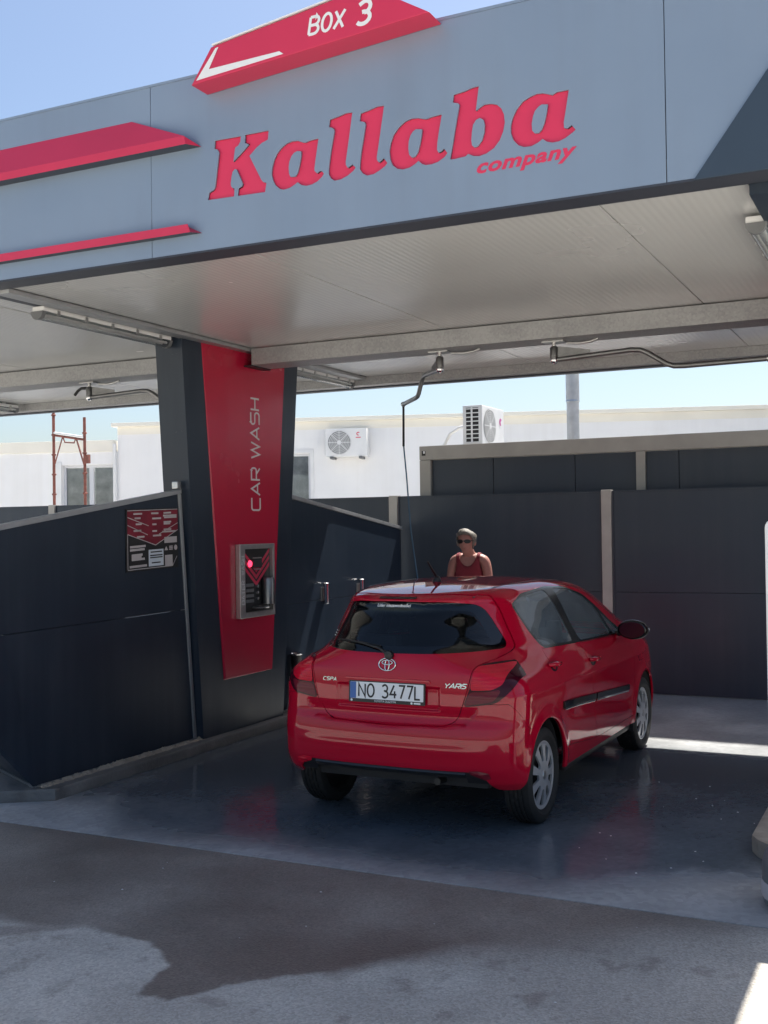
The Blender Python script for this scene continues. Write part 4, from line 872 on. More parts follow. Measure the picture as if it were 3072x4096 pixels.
def F(p):
    x,y,z=p[...,0],p[...,1],p[...,2]; ax=np.abs(x)
    gh=sst(.90,1.14,z)
    X=HW(z)-TP(y)*(1-gh)-TPG(y)*gh
    # arch flares
    for yc in (0.,2.51):
        r=np.hypot(y-yc,z-.30); X=X+.016*np.exp(-((r-.37)/.05)**2)*(z>.0)
    # shoulder crease rising to the rear
    zc=.845-.035*(y-0.3)/2.2
    dz=z-zc; w=sst(-.75,-.35,y)*(1-sst(2.3,2.9,y))
    X=X+w*.014*np.where(dz<0,np.exp(dz/.07),np.exp(-dz/.025))-w*.004
    # hollow of the lower doors
    X=X-.015*np.exp(-((z-(.70-.13*np.clip(y-.4,0,1.6)))/.075)**2)*sst(.30,.6,y)*(1-sst(1.9,2.2,y))
    fs=(ax-X)*.96
    bow=.085*np.clip(ax/.80,0,1.3)**2.6
    bowt=bow+.075*(ax/.6)**2.2*sst(.98,1.2,z)
    yr=YR(z)+bowt
    s=seg_u(x,z)
    yr=yr+.030*sst(-.004,.018,s)*(1-sst(.72,.80,z))
    # plate recess with ledge above
    yr=yr+.018*sst(0,.02,.36-ax)*sst(.752,.766,z)*(1-sst(.895,.905,z))
    # bumper crease
    yr=yr-.006*np.exp(-((z-.525)/.035)**2)*(1-sst(.45,.75,ax))
    # black lower valance tuck
    fr=(yr-y)*np.where(z>1.0,.92,1.0)
    ff=(y-(YF(z)-.30*np.clip(ax/.85,0,1.2)**2.4))
    zt=ZT(y)-.040*(ax/.6)**2-.05*np.clip(ax/.6,0,1.5)**6*0
    ang=np.where((y>1.6)&(y<2.7),.88,1.0)
    ft=(z-zt)*ang
    k=.05+.06*(1-sst(.95,1.2,z))
    a=smax(fs,fr,.20+.20*sst(.95,1.15,z))
    a=smax(a,ff,.20)
    a=smax(a,ft,.085)
    a=smax(a,.20-z,.06)
    return a


car = thing('car', 'small red five-door hatchback parked in the wash bay, seen from behind', 'car', (-3.045, 6.82, .004), rz=-.018)
# surface: rays from a spine line through a box grid, solved on the body function
def body_mesh():
    gx = np.linspace(-.80, .80, 125); gz = np.linspace(.22, 1.45, 99); gy = np.linspace(-.56, 3.2, 151)
    faces = []; verts = []; off = 0
    def add(A, B, f):
        nonlocal off
        U, V = np.meshgrid(A, B, indexing='ij'); P = f(U, V).reshape(-1, 3); n, k = len(A), len(B)
        i = np.arange((n - 1) * (k - 1)); r, c = i // (k - 1), i % (k - 1); a = r * k + c
        faces.append(np.stack([a, a + k, a + k + 1, a + 1], -1) + off); verts.append(P); off += len(P)
    st = lambda *a: np.stack(np.broadcast_arrays(*a), -1)
    add(gx, gz, lambda u, v: st(u, gy[0], v)); add(gx, gz, lambda u, v: st(-u, gy[-1], v))
    add(gy, gz, lambda u, v: st(gx[-1], u, v)); add(gy, gz, lambda u, v: st(gx[0], gy[-1] + gy[0] - u, v))
    add(gx, gy, lambda u, v: st(u, v, gz[-1]))
    P = np.concatenate(verts); Fq = np.concatenate(faces)
    A = np.stack([np.zeros(len(P)), np.clip(P[:, 1], .35, 2.2), np.full(len(P), .78)], -1)
    D = P - A; D /= np.linalg.norm(D, axis=1, keepdims=True)
    lo = np.zeros(len(P)); hi = np.full(len(P), 2.6)
    for _ in range(32):
        m = .5 * (lo + hi); v = F(A + D * m[:, None]) < 0; lo = np.where(v, m, lo); hi = np.where(v, hi, m)
    P = A + D * lo[:, None]
    key = np.round(P / 1e-5).astype(np.int64); _, ix, inv = np.unique(key, axis=0, return_index=True, return_inverse=True)
    return P[ix], inv.reshape(-1)[Fq]
def snap(P):
    for _ in range(2):
        g = grad_raw(P); f = F(P); P = P - g * (f / np.maximum((g * g).sum(-1), .2))[:, None]
    return P
def grad_raw(p, e=1e-3): return np.stack([F(p + np.eye(3)[i] * e) - F(p - np.eye(3)[i] * e) for i in range(3)], -1) / (2 * e)

class Shell:
    def __init__(s, P, polys): s.P = P; s.polys = polys         # polys: list of index tuples
    def split(s, fld):
        """returns (inside fld<0, outside) as two shells; crossing faces are cut along fld=0"""
        val = fld(s.P); val = np.where(np.abs(val) < 1e-7, 1e-7, val)
        P = list(map(tuple, s.P)); cache = {}; ins = []; out = []; neg = val < 0
        def cut(i, j):
            k = (i, j) if i < j else (j, i)
            if k not in cache:
                a, b = k; t = val[a] / (val[a] - val[b]); cache[k] = len(P); P.append(tuple(s.P[a] + (s.P[b] - s.P[a]) * t))
            return cache[k]
        if not s.polys: return s, s
        ln = np.array([len(q) for q in s.polys]); fl_ = np.fromiter((i for q in s.polys for i in q), int, ln.sum()); cnt = np.add.reduceat(neg[fl_].astype(int), np.concatenate([[0], np.cumsum(ln)[:-1]]))
        mixed = []
        for q, c_, l_ in zip(s.polys, cnt.tolist(), ln.tolist()):
            if c_ == l_: ins.append(q)
            elif c_ == 0: out.append(q)
            else: mixed.append(q)
        if not ins and not mixed: return Shell(np.zeros((0, 3)), []), s
        for q in mixed:
            A, B = [], []; n = len(q)
            for a in range(n):
                i, j = q[a], q[(a + 1) % n]; (A if neg[i] else B).append(i)
                if neg[i] != neg[j]: c = cut(i, j); A.append(c); B.append(c)
            if len(A) > 2: ins.append(tuple(A))
            if len(B) > 2: out.append(tuple(B))
        return Shell(np.array(P), ins).compact(), Shell(np.array(P), out).compact()
    def compact(s):
        if not s.polys: return Shell(np.zeros((0, 3)), [])
        fl_ = np.fromiter((i for q in s.polys for i in q), int); u = np.unique(fl_); mp = np.full(len(s.P), -1); mp[u] = np.arange(len(u)); mp = mp.tolist()
        return Shell(s.P[u], [tuple([mp[i] for i in q]) for q in s.polys])
    def build(s, name, m, parent, rim=.014, push=0., normals=True, rim_mat=None):
        if not s.polys: return None
        P = s.P; N = grad_raw(P); N /= np.maximum(np.linalg.norm(N, axis=1, keepdims=True), 1e-9); P = P + N * push
        ed = {}
        for q in s.polys:
            for a in range(len(q)): ed[(q[a], q[(a + 1) % len(q)])] = 1
        bd_ = [e for e in ed if (e[1], e[0]) not in ed]
        polys = list(s.polys); V = P
        nor = N
        if rim:
            bvs = sorted({i for e in bd_ for i in e}); mp = {i: len(P) + k for k, i in enumerate(bvs)}
            V = np.concatenate([P, P[bvs] - N[bvs] * rim]); polys = polys + [(e[1], e[0], mp[e[0]], mp[e[1]]) for e in bd_]
            nor = np.concatenate([N, N[bvs]])
        me = bpy.data.meshes.new(name); me.from_pydata(V.tolist(), [], [list(map(int, q)) for q in polys])
        me.materials.append(m); 
        me.polygons.foreach_set('use_smooth', [True] * len(me.polygons))
        nf = len(s.polys); ls = []
        fn = np.zeros(len(me.polygons) * 3); me.polygons.foreach_get('normal', fn); fn = fn.reshape(-1, 3)
        for k_, q in enumerate(polys):
            for i in q: ls.append(tuple(nor[i]) if k_ < nf else tuple(fn[k_]))
        me.normals_split_custom_set(ls)
        if rim_mat:
            me.materials.append(rim_mat)
            for k_ in range(nf, len(polys)): me.polygons[k_].material_index = 1
        o = bpy.data.objects.new(name, me); COL.objects.link(o); o.parent = parent; return o

def rounded(pts, r, n=4):
    out = []; P = [Vector(p) for p in pts]
    for i, p in enumerate(P):
        a, b = P[i - 1] - p, P[(i + 1) % len(P)] - p; rr = min(r, a.length * .45, b.length * .45); a = a.normalized() * rr; b = b.normalized() * rr
        for k in range(n + 1):
            t = k / n; q = (p + a) * (1 - t) ** 2 + p * 2 * t * (1 - t) + (p + b) * t * t; out.append((q.x, q.y))
    return out
def fpoly(poly, ax, cond):
    def f(P):
        u = np.abs(P[:, 0]) if ax[0] == 'X' else P[:, 'xyz'.index(ax[0])]; d = poly_sdf(poly, u, P[:, 'xyz'.index(ax[1])]); return np.where(cond(P), d, np.maximum(d, .3))
    return f
shrink = lambda f, g: (lambda P: f(P) + g)
P_, F_q = body_mesh()
body = Shell(P_, [tuple(int(i) for i in dict.fromkeys(q)) for q in F_q if len(set(q)) > 2])
# underside edge: sill height, lower at the bumper corners, raised between them
def low(P):
    x, y, z = np.abs(P[:, 0]), P[:, 1], P[:, 2]
    zb = np.where(y < -.30, .285 + .122 * (1 - sst(.60, .70, x)), .285); zb = np.where(y > 2.9, .22, zb)
    return z - zb
under, body = body.split(low)
arches = lambda P: np.where(np.abs(P[:, 0]) > .5, np.minimum(np.hypot(P[:, 1] + .02, P[:, 2] - .315) - .352, np.hypot(P[:, 1] - 2.51, P[:, 2] - .315) - .350), .3)
_, body = body.split(arches)
val_f = lambda P: np.where((P[:, 1] < -.2), np.maximum(.365 - P[:, 2], np.abs(P[:, 0]) - .68), .3)
valance, _ = under.split(val_f)
rearc = lambda P: P[:, 1] < .25
sidec = lambda P: np.abs(P[:, 0]) > .40
# rear window
RW = rounded([(-.47, 1.388), (-.30, 1.408), (0, 1.415), (.30, 1.408), (.47, 1.388), (.535, 1.30), (.625, 1.15), (.635, 1.115), (.50, 1.108), (.25, 1.100), (0, 1.097), (-.25, 1.100), (-.50, 1.108), (-.635, 1.115), (-.625, 1.15), (-.535, 1.30)], .05)
fRW = fpoly(RW, 'xz', rearc)
rw, body = body.split(fRW)
# tail lamps
TL = rounded([(.575, 1.040), (.66, 1.050), (.770, 1.045), (.80, 1.01), (.80, .93), (.765, .875), (.70, .818), (.505, .792), (.545, .90)], .03)
fTL = fpoly(TL, 'Xz', lambda P: P[:, 1] < -.10)
tl, body = body.split(lambda P: np.maximum(fTL(P), P[:, 1] + .20 + .7 * (1.04 - P[:, 2])))
# tailgate
TG = rounded([(-.30, 1.455), (.30, 1.455), (.50, 1.44), (.55, 1.36), (.675, 1.10), (.635, 1.06), (.565, 1.035), (.535, .90), (.500, .785), (.455, .70), (.39, .672), (0, .658), (-.39, .672), (-.455, .70), (-.500, .785), (-.535, .90), (-.565, 1.035), (-.635, 1.06), (-.675, 1.10), (-.55, 1.36), (-.50, 1.44)], .03)
fTG = fpoly(TG, 'xz', lambda P: P[:, 1] < -.02)
tgate, body = body.split(fTG); _, tgate = tgate.split(lambda P: np.abs(fTG(P)) - .0045)
# rear bumper
fBP = lambda P: np.maximum(P[:, 2] - np.minimum(.815, .655 + np.maximum(-.34 - P[:, 1], 0) * 1.15), P[:, 1] + .30)
bump, body = body.split(fBP); _, bump = bump.split(lambda P: np.abs(fBP(P)) - .003)
# side glass: black surround, then the panes
RWIN = rounded([(.10, 1.375), (.30, 1.415), (.70, 1.435), (.745, 1.34), (.80, 1.07), (.26, 1.092), (.17, 1.20)], .035)
FWIN = rounded([(.86, 1.437), (1.16, 1.415), (1.42, 1.345), (1.60, 1.255), (1.68, 1.17), (1.72, 1.04), (.93, 1.062), (.885, 1.22)], .035)
QWIN = rounded([(1.655, 1.235), (1.95, 1.075), (1.98, 1.025), (1.775, 1.032), (1.735, 1.16)], .02)
GH = rounded([(.07, 1.37), (.28, 1.428), (.75, 1.452), (1.10, 1.436), (1.44, 1.360), (1.70, 1.235), (2.02, 1.065), (2.05, 1.012), (1.5, 1.030), (.90, 1.052), (.24, 1.075), (.145, 1.20)], .04)
fGH = fpoly(GH, 'yz', sidec)
gh_, body = body.split(fGH)
panes = []
for nm, pl in (('rear_side_window', RWIN), ('front_side_window', FWIN), ('quarter_window', QWIN)):
    f = fpoly(pl, 'yz', sidec); g, gh_ = gh_.split(f); panes.append((nm, g))
# windscreen
WS = lambda P: np.where((P[:, 1] > 1.5) & (P[:, 2] > .95), np.maximum(np.abs(P[:, 0]) - (.52 + .14 * (1.45 - P[:, 2]) / .4), np.maximum(P[:, 2] - 1.435, 1.03 - P[:, 2])), .3)
ws, body = body.split(WS)
# head lamps
HL = rounded([(2.72, .80), (2.88, .915), (3.02, .86), (3.22, .74), (3.18, .66), (2.95, .70)], .03)
hl, body = body.split(fpoly(HL, 'yz', lambda P: P[:, 1] > 2.5))
# doors
RD = rounded([(.36, .42), (1.09, .345), (1.00, .80), (.875, 1.055), (.20, 1.078), (.20, .99), (.385, .78)], .04)
FD = rounded([(1.105, .345), (2.13, .345), (2.17, .60), (2.10, .98), (2.04, 1.01), (1.5, 1.028), (.89, 1.050), (1.012, .80)], .035)
doors = []
for nm, pl in (('rear_door', RD), ('front_door', FD)):
    f = fpoly(pl, 'yz', sidec); d_, body = body.split(f); _, d_ = d_.split(lambda P: np.abs(f(P)) - .0035)
    doors.append((nm, d_))
# bonnet line
fBN = lambda P: np.where((P[:, 1] > 2.3) & (P[:, 2] > .6), np.maximum(np.maximum(np.abs(P[:, 0]) - .66, 2.52 - P[:, 1]), P[:, 1] - 3.16), .3)
bon, body = body.split(fBN); _, bon = bon.split(lambda P: np.abs(fBN(P)) - .0025)

sideof = lambda sh: (sh.split(lambda P: -P[:, 0]))
body.build('body', M['car_red'], car); bump.build('rear_bumper', M['car_red'], car); tg_o = tgate.build('tailgate', M['car_red'], car)
bon.build('bonnet', M['car_red'], car); valance.build('lower_valance', M['black'], car, rim=.03)
for nm, sh in doors:
    for half in sideof(sh): half.build('door', M['car_red'], car)
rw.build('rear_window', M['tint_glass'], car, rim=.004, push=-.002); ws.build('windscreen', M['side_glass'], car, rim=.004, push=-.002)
for half in sideof(gh_): half.build('window_surround', M['gloss_black'], car, push=-.001)
for nm, sh in panes:
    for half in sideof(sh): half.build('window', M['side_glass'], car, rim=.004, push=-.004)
for half in sideof(hl): half.build('headlight', M['chrome'], car)
for half in sideof(tl):
    sgn = np.sign(half.P[:, 0].mean()); h = half
    fr = lambda P: poly_sdf(rounded([(.570, 1.030), (.725, 1.040), (.742, 1.00), (.735, .93), (.68, .900), (.548, .893)], .02), np.abs(P[:, 0]), P[:, 2])
    fc = lambda P: poly_sdf(rounded([(.546, .884), (.66, .889), (.728, .905), (.715, .868), (.685, .830), (.515, .800)], .02), np.abs(P[:, 0]), P[:, 2])
    r_, h = h.split(fr); c_, h = h.split(fc)
    lo_ = h.build('tail_light', M['tail_dark'], car, push=.004); 
    r_.build('red_lens', M['tail_red'], lo_, push=.007, rim=.006); c_.build('clear_lens', M['tail_clear'], lo_, push=.006, rim=.006)
# dark inner lining seen through the glass and the panel gaps, and the floor
lin = Shell(np.concatenate([body.P]), body.polys)
for nm, sh in [('cabin_lining', body), ('cabin_lining', tgate)] + [('cabin_lining', d_) for _, d_ in doors]:
    sh.build(nm, M['dark'], car, rim=0, push=-.022)
g = MB(); g.box(-.60, .60, -.40, 3.0, .27, .36); g.build('underbody', M['dark'], car, bevel=.03)
for x in (-1, 1): MB().box(*sorted((x * .70, x * .815)), .42, 2.10, .235, .29).build('sill', M['black'], car, bevel=.02)
# wheel housings
for yc, r_ in ((-.02, .362), (2.51, .36)):
    for sx in (-1, 1):
        g = MB(); g.lathe([(r_, sx * .80), (r_ - .002, sx * .52), (.0, sx * .52)], (0, yc, .315), 'x', 28, .06, math.pi - .06); g.build('wheel_housing', M['dark'], car, smooth=.8)
# rear glass frit band (black edge of the glass)
band, _ = rw.split(lambda P: -(fRW(P) + .045)); band.build('glass_edge', M['gloss_black'], car, rim=0, push=-.0045)

def rear_pt(x, z, out=0.):
    lo, hi = -1.2, .6
    for _ in range(40):
        m = .5 * (lo + hi)
        if F(np.array([[x, m, z]]))[0] < 0: hi = m
        else: lo = m
    return Vector((x, hi - out, z))
def side_pt(sx, y, z, out=0.):
    lo, hi = .3, 1.1
    for _ in range(40):
        m = .5 * (lo + hi)
        if F(np.array([[m, y, z]]))[0] < 0: lo = m
        else: hi = m
    return Vector((sx * (lo + out), y, z))
def top_pt(x, y, out=0.):
    lo, hi = .9, 1.7
    for _ in range(40):
        m = .5 * (lo + hi)
        if F(np.array([[x, y, m]]))[0] < 0: lo = m
        else: hi = m
    return Vector((x, y, lo + out))
CO = {'_o': [0, 0, 0]}
def on_rear(out): return lambda u, v, w: tuple(rear_pt(u, v, out + w))
# number plate
pc = rear_pt(0, .86); til = .06
def pl(u, v, w): return (u, pc.y - .012 - w + v * til, .856 + v)
np_ = MB(); np_.prism(rounded([(-.265, -.066), (.265, -.066), (.265, .066), (-.265, .066)], .008), pl, 0, .008); fr = np_.build('plate_holder', M['black'], car)
plt = plate('number_plate', [rounded([(-.255, -.044), (.255, -.044), (.255, .060), (-.255, .060)], .006)], .002, lambda u, v, w: pl(u, v, .0095 + w), M['plate_white'], car)
plate('country_band', [[(-.254, -.043), (-.212, -.043), (-.212, .059), (-.254, .059)]], .001, lambda u, v, w: pl(u, v, .0112 + w), M['blue'], plt)
hx = .078
ls, L_ = strokes('NO 3477L', {'N': .60, 'O': .62, ' ': .34, '3': .52, '4': .58, '7': .52, 'L': .46}, .22, .075, lambda u, v, w: (0, 0, 0)); kx = .425 / L_
ls, L_ = strokes('NO 3477L', {'N': .60, 'O': .62, ' ': .34, '3': .52, '4': .58, '7': .52, 'L': .46}, .22, .075, lambda u, v, w: pl(-.192 + u * kx, -.030 + v * hx, .0118 + w))
for ch, mb in ls: mb.build('character', M['black'], plt)
def ctext(name, body_, width, fn, m, parent, **k): return text_part(name, body_, width, fn, m, parent, **k)
ctext('dealer_text', 'TOYOTA OLSZTYN', .15, lambda u, v, w: pl(-.085 + u, -.0605 + v, .0085 + w), M['white_paint'], fr)
g = MB()
for x in (-.245, .175): 
    c = pl(x, -.055, .0088); g.add([(c[0] + .008 * math.cos(a * .7854), c[1], c[2] + .008 * math.sin(a * .7854)) for a in range(8)], [tuple(range(8))])
g.add([pl(.19, -.060, .0088), pl(.235, -.060, .0088), pl(.235, -.051, .0088), pl(.19, -.051, .0088)], [(0, 1, 2, 3)]); g.build('dealer_mark', M['white_paint'], fr)
MB().prism([(-.30, .928), (.30, .928), (.29, .946), (-.29, .946)], lambda u, v, w: (u, pc.y - w, v), -.004, .012).build('plate_lamp_ledge', M['car_red'], car, bevel=.004)
# round emblem of three rings
eb = MB()
def ell(cx, cz, rx, rz, r, n=28): 
    P = [rear_pt(0.0 + cx + rx * math.cos(2 * math.pi * i / n), 1.03 + cz + rz * math.sin(2 * math.pi * i / n), .006) for i in range(n + 1)]
    eb.tube([tuple(p) for p in P], r, 6, cap=False)
ell(0, 0, .058, .038, .0042); ell(0, .012, .036, .0135, .0036); ell(0, -.004, .0145, .034, .0036)
eb.build('emblem', M['chrome'], car, smooth=1.5)
ls, L_ = strokes('YARIS', {'Y': .9, 'A': 1.0, 'R': .8, 'I': .1, 'S': .75}, .18, .10, lambda u, v, w: (0, 0, 0)); kx = .135 / L_
ls, _ = strokes('YARIS', {'Y': .9, 'A': 1.0, 'R': .8, 'I': .1, 'S': .75}, .18, .10, lambda u, v, w: tuple(rear_pt(.385 + u * kx, .905 + v * .026, .005 + w)), .35)
g = MB(); [g.add(mb.v, mb.f) for _, mb in ls]; g.build('model_badge', M['chrome'], car)
g = MB(); ls, L_ = strokes('CSPA', .7, .25, .10, lambda u, v, w: (0, 0, 0)); kx = .10 / L_
ls, _ = strokes('CSPA', .7, .25, .10, lambda u, v, w: tuple(rear_pt(-.465 + u * kx, .912 + v * .020, .005 + w)), .2); [g.add(mb.v, mb.f) for _, mb in ls]; g.build('dealer_badge', M['chrome'], car)
# window sticker text and small rear-side sticker
_sx = np.linspace(-.2, .2, 9); _s0 = [rear_pt(x, 1.372, .003).y for x in _sx]; _s1 = [rear_pt(x, 1.400, .003).y for x in _sx]
def stick(u, v, w):
    a, b = np.interp(-.14 + u, _sx, _s0), np.interp(-.14 + u, _sx, _s1); return (-.14 + u, a + (b - a) * (v + .006) / .028 - w, 1.378 + v)
ctext('window_sticker', 'Lider niezawodno\u015bci', .24, stick, M['white_paint'], car, bold=.02, shear=.25)
g = MB()
for z_ in (1.165, 1.18, 1.195): a_, b_ = rear_pt(-.545, z_, .003), rear_pt(-.515, z_ + .004, .003); g.add([tuple(a_), tuple(b_), (b_.x, b_.y, b_.z + .008), (a_.x, a_.y, a_.z + .008)], [(0, 1, 2, 3)])
g.build('corner_sticker', M['white_paint'], car)
# rear wiper
wp = rear_pt(.0, 1.092, .018)
MB().lathe([(.030, 0), (.026, -.022), (.0, -.028)], (wp.x + .01, wp.y + .012, 1.088), 'y', 16).build('wiper_pivot', M['black'], car, smooth=.8)
wa = [rear_pt(x, z, .022) for x, z in [(.01, 1.09), (-.06, 1.128), (-.20, 1.155), (-.34, 1.165)]]
w_ = MB().tube([tuple(p) for p in wa], [.012, .010, .007, .005], 8).build('rear_wiper', M['black'], car, smooth=1)
wb = [rear_pt(x, z, .010) for x, z in [(-.06, 1.140), (-.18, 1.152), (-.30, 1.158), (-.43, 1.160)]]
MB().tube([tuple(p) for p in wb], .006, 6).build('wiper_blade', M['rubber'], w_)
# high brake lamp, spoiler underside
g = MB(); P = [rear_pt(x, z, .003) for z in (1.428, 1.442) for x in np.linspace(-.13, .13, 9)]
g.add([tuple(p) for p in P], [(i, i + 1, i + 10, i + 9) for i in range(8)]); g.build('high_brake_light', M['tail_dark'], car)
# roof aerial and washer
ap = top_pt(.0, .20, 0)
MB().lathe([(.032, 0), (.026, .02), (.014, .04), (0, .046)], (0, .20, ap.z), 'z', 14).build('aerial_base', M['black'], car, smooth=.8)
MB().tube([(0, .20, ap.z + .03), (-.002, .13, ap.z + .085), (-.004, .06, ap.z + .145)], [.0095, .008, .006], 8).build('aerial', M['black'], car, smooth=1)
# roof ditch strips
for sx in (-1, 1):
    P = [top_pt(sx * x, y, -.001) for x, y in [(.43, -.20), (.455, .1), (.47, .5), (.475, .9), (.48, 1.3), (.50, 1.6)]]
    MB().tube([tuple(p) for p in P], .006, 6).build('roof_strip', M['black'], car, smooth=1)
# reflector lamps and black centre valance trim in the lower bumper
for sx in (-1, 1):
    P = [rear_pt(sx * x, z, .006) for x, z in [(.545, .415), (.60, .418), (.665, .405), (.672, .372), (.64, .362), (.555, .392)]]
    g = MB(); c = sum(P, Vector()) / 6; g.add([tuple(p) for p in P] + [(c.x, c.y - .01, c.z)], [(i, (i + 1) % 6, 6) for i in range(6)]); g.build('reverse_light' if sx > 0 else 'fog_light', M['tail_clear'] if sx > 0 else M['tail_red'], car)
    P = [rear_pt(sx * x, z, -.004) for x, z in [(.52, .43), (.62, .435), (.69, .41), (.70, .33), (.63, .325), (.52, .335)]]
    g = MB(); g.add([tuple(p) for p in P], [tuple(range(6))]); g.build('lamp_recess', M['black'], car)
g = MB(); xs_ = np.linspace(-.52, .52, 15)
for x in xs_: 
    p = rear_pt(x, .40, 0); g.v += [(x, p.y + .004, .412), (x, p.y - .006, .392), (x, p.y + .010, .374), (x, p.y + .04, .362), (x, p.y + .09, .358)]
g.f += [(5 * i + k, 5 * i + 5 + k, 5 * i + 6 + k, 5 * i + 1 + k) for i in range(14) for k in range(4)]
g.build('lower_valance', mat('satin_black_valance', (.02, .021, .023), .28), car, smooth=.9)
MB().tube([(.30, -.25, .30), (.30, -.50, .315)], .022, 12).build('exhaust_pipe', M['black'], car, smooth=1)
# side mouldings, door handles, mirrors
for sx in (-1, 1):
    for ya, yb_, za, zb in ((.315, 1.075, .695, .645), (1.105, 1.96, .643, .590)):
        n = 10; g = MB()
        for i in range(n + 1):
            y = ya + (yb_ - ya) * i / n; z = za + (zb - za) * i / n; pr = [(.026, .002), (.022, .014), (-.016, .017), (-.024, .002)]
            for dz, o_ in pr: g.v.append(tuple(side_pt(sx, y, z + dz, o_)))
        g.f += [(4 * i + k, 4 * i + 4 + k, 4 * i + 5 + k, 4 * i + 1 + k) for i in range(n) for k in range(3)] + [(0, 1, 2, 3), (4 * n, 4 * n + 3, 4 * n + 2, 4 * n + 1)]
        mo = g.build('side_moulding', M['gloss_black'], car, smooth=.9)
        g = MB()
        for i in range(n + 1):
            y = ya + .012 + (yb_ - ya - .024) * i / n; z = za + (zb - za) * i / n - .027
            for dz, o_ in [(.008, .0145), (-.002, .0155), (-.008, .008)]: g.v.append(tuple(side_pt(sx, y, z + dz, o_)))
        g.f += [(3 * i + k, 3 * i + 3 + k, 3 * i + 4 + k, 3 * i + 1 + k) for i in range(n) for k in range(2)]
        if ya < 1.5: g.build('chrome_strip', M['chrome'], mo, smooth=.9)
    for y, z in ((.23, .972), (1.05, .915)):
        g = MB(); c = side_pt(sx, y, z, 0)
        pts = [side_pt(sx, y + d_, z + e_, o_) for d_, e_, o_ in [(-.085, .006, .004), (-.07, .006, .024), (0, .004, .032), (.075, .0, .026), (.095, -.002, .006)]]
        g.tube([tuple(p) for p in pts], [.012, .015, .016, .015, .012], 8); g.build('door_handle', M['car_red'], car, smooth=1.2)
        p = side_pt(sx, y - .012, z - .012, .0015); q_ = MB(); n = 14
        q_.add([tuple(side_pt(sx, y - .0 + .062 * math.cos(2 * math.pi * i / n), z - .014 + .030 * math.sin(2 * math.pi * i / n), .0012)) for i in range(n)], [tuple(range(n))]); q_.build('handle_shade_patch', M['tail_dark'], car)  # flat dark oval painted on the door as the handle hollow's shade
    c = side_pt(sx, 1.86, 1.035, .0)
    g = MB(); g.ball((c.x + sx * .135, 1.88, 1.055), (.125, .075, .078), 20, 14)
    g.v = [(x, max(y, 1.845), z) for x, y, z in g.v]; mi = g.build('mirror_housing', M['gloss_black'], car, smooth=.9)
    MB().prism([(c.x + sx * (.135 + .10 * math.cos(a)), 1.055 + .062 * math.sin(a)) for a in [2 * math.pi * i / 18 for i in range(18)]], lambda u, v, w: (u, 1.844 - w, v), 0, .002).build('mirror_glass', M['tail_dark'], mi)  # dark colour stands in for the dark reflection in the glass
    MB().tube([(c.x - sx * .02, 1.88, 1.02), (c.x + sx * .06, 1.88, 1.03)], .024, 8).build('mirror_foot', M['gloss_black'], mi)
    MB().ball((c.x + sx * .245, 1.895, 1.055), (.018, .03, .02), 10, 6).build('indicator', M['chrome'], mi, smooth=3)

# wheels
def hub():
    nr, na = 16, 108; rs = np.linspace(.025, .220, nr); P = []; 
    for i, r in enumerate(rs):
        for k in range(na):
            a = 2 * math.pi * k / na; dome = .026 - .018 * (r / .22) ** 2 + (.006 if r > .206 else 0); P.append((dome, r * math.cos(a), r * math.sin(a)))
    q = [(i * na + k, i * na + (k + 1) % na, (i + 1) * na + (k + 1) % na, (i + 1) * na + k) for i in range(nr - 1) for k in range(na)]
    sh = Shell(np.array(P), q)
    def holes(P):
        r = np.hypot(P[:, 1], P[:, 2]); a = np.arctan2(P[:, 2], P[:, 1]); n = 9; aa = (a / (2 * math.pi) * n) % 1 - .5
        wd_ = r * 2 * math.pi / n; u = aa * wd_; hw = .015 + (r - .09) * .21
        return np.maximum(np.abs(u) - hw, np.abs(r - .140) - .050)
    return sh.split(holes)[1]
hub_sh = hub()
me_hub = bpy.data.meshes.new('hubcap'); V = hub_sh.P; nv = len(V); ed = {}
for q in hub_sh.polys:
    for a in range(len(q)): ed[(q[a], q[(a + 1) % len(q)])] = 1
bd2 = [e for e in ed if (e[1], e[0]) not in ed]; bv = sorted({i for e in bd2 for i in e}); mp = {i: nv + k for k, i in enumerate(bv)}
me_hub.from_pydata(V.tolist() + [(V[i][0] - .014, V[i][1], V[i][2]) for i in bv], [], [list(map(int, q)) for q in hub_sh.polys] + [[int(e[1]), int(e[0]), mp[e[0]], mp[e[1]]] for e in bd2])
me_hub.materials.append(M['hubcap'])
def tyre_mesh():
    n = 96; W2 = .0925; R = .302; prof = [(.208, -.06), (.215, -.075), (.245, -W2), (.275, -.089), (.294, -.077), (.300, -.066)]
    for g in (-.042, -.014, .014, .042): prof += [(.302, g - .006), (.294, g - .0045), (.294, g + .0045), (.302, g + .006)]
    prof += [(.300, .066), (.294, .077), (.275, .089), (.245, W2), (.215, .075), (.208, .06)]
    mb = MB(); mb.lathe(prof, (0, 0, 0), 'x', n)
    # cross sipes: slim grooves read as alternately lowered tread blocks
    q = len(prof); v = []
    for i, p in enumerate(mb.v):
        k, j = i // q, i % q; r = math.hypot(p[1], p[2])
        if 4 <= j <= q - 5 and r > .296 and (k + (j // 4) * 2) % 3 == 0: s_ = (r - .006) / r; p = (p[0], p[1] * s_, p[2] * s_)
        v.append(p)
    mb.v = v; return mb
ty = None
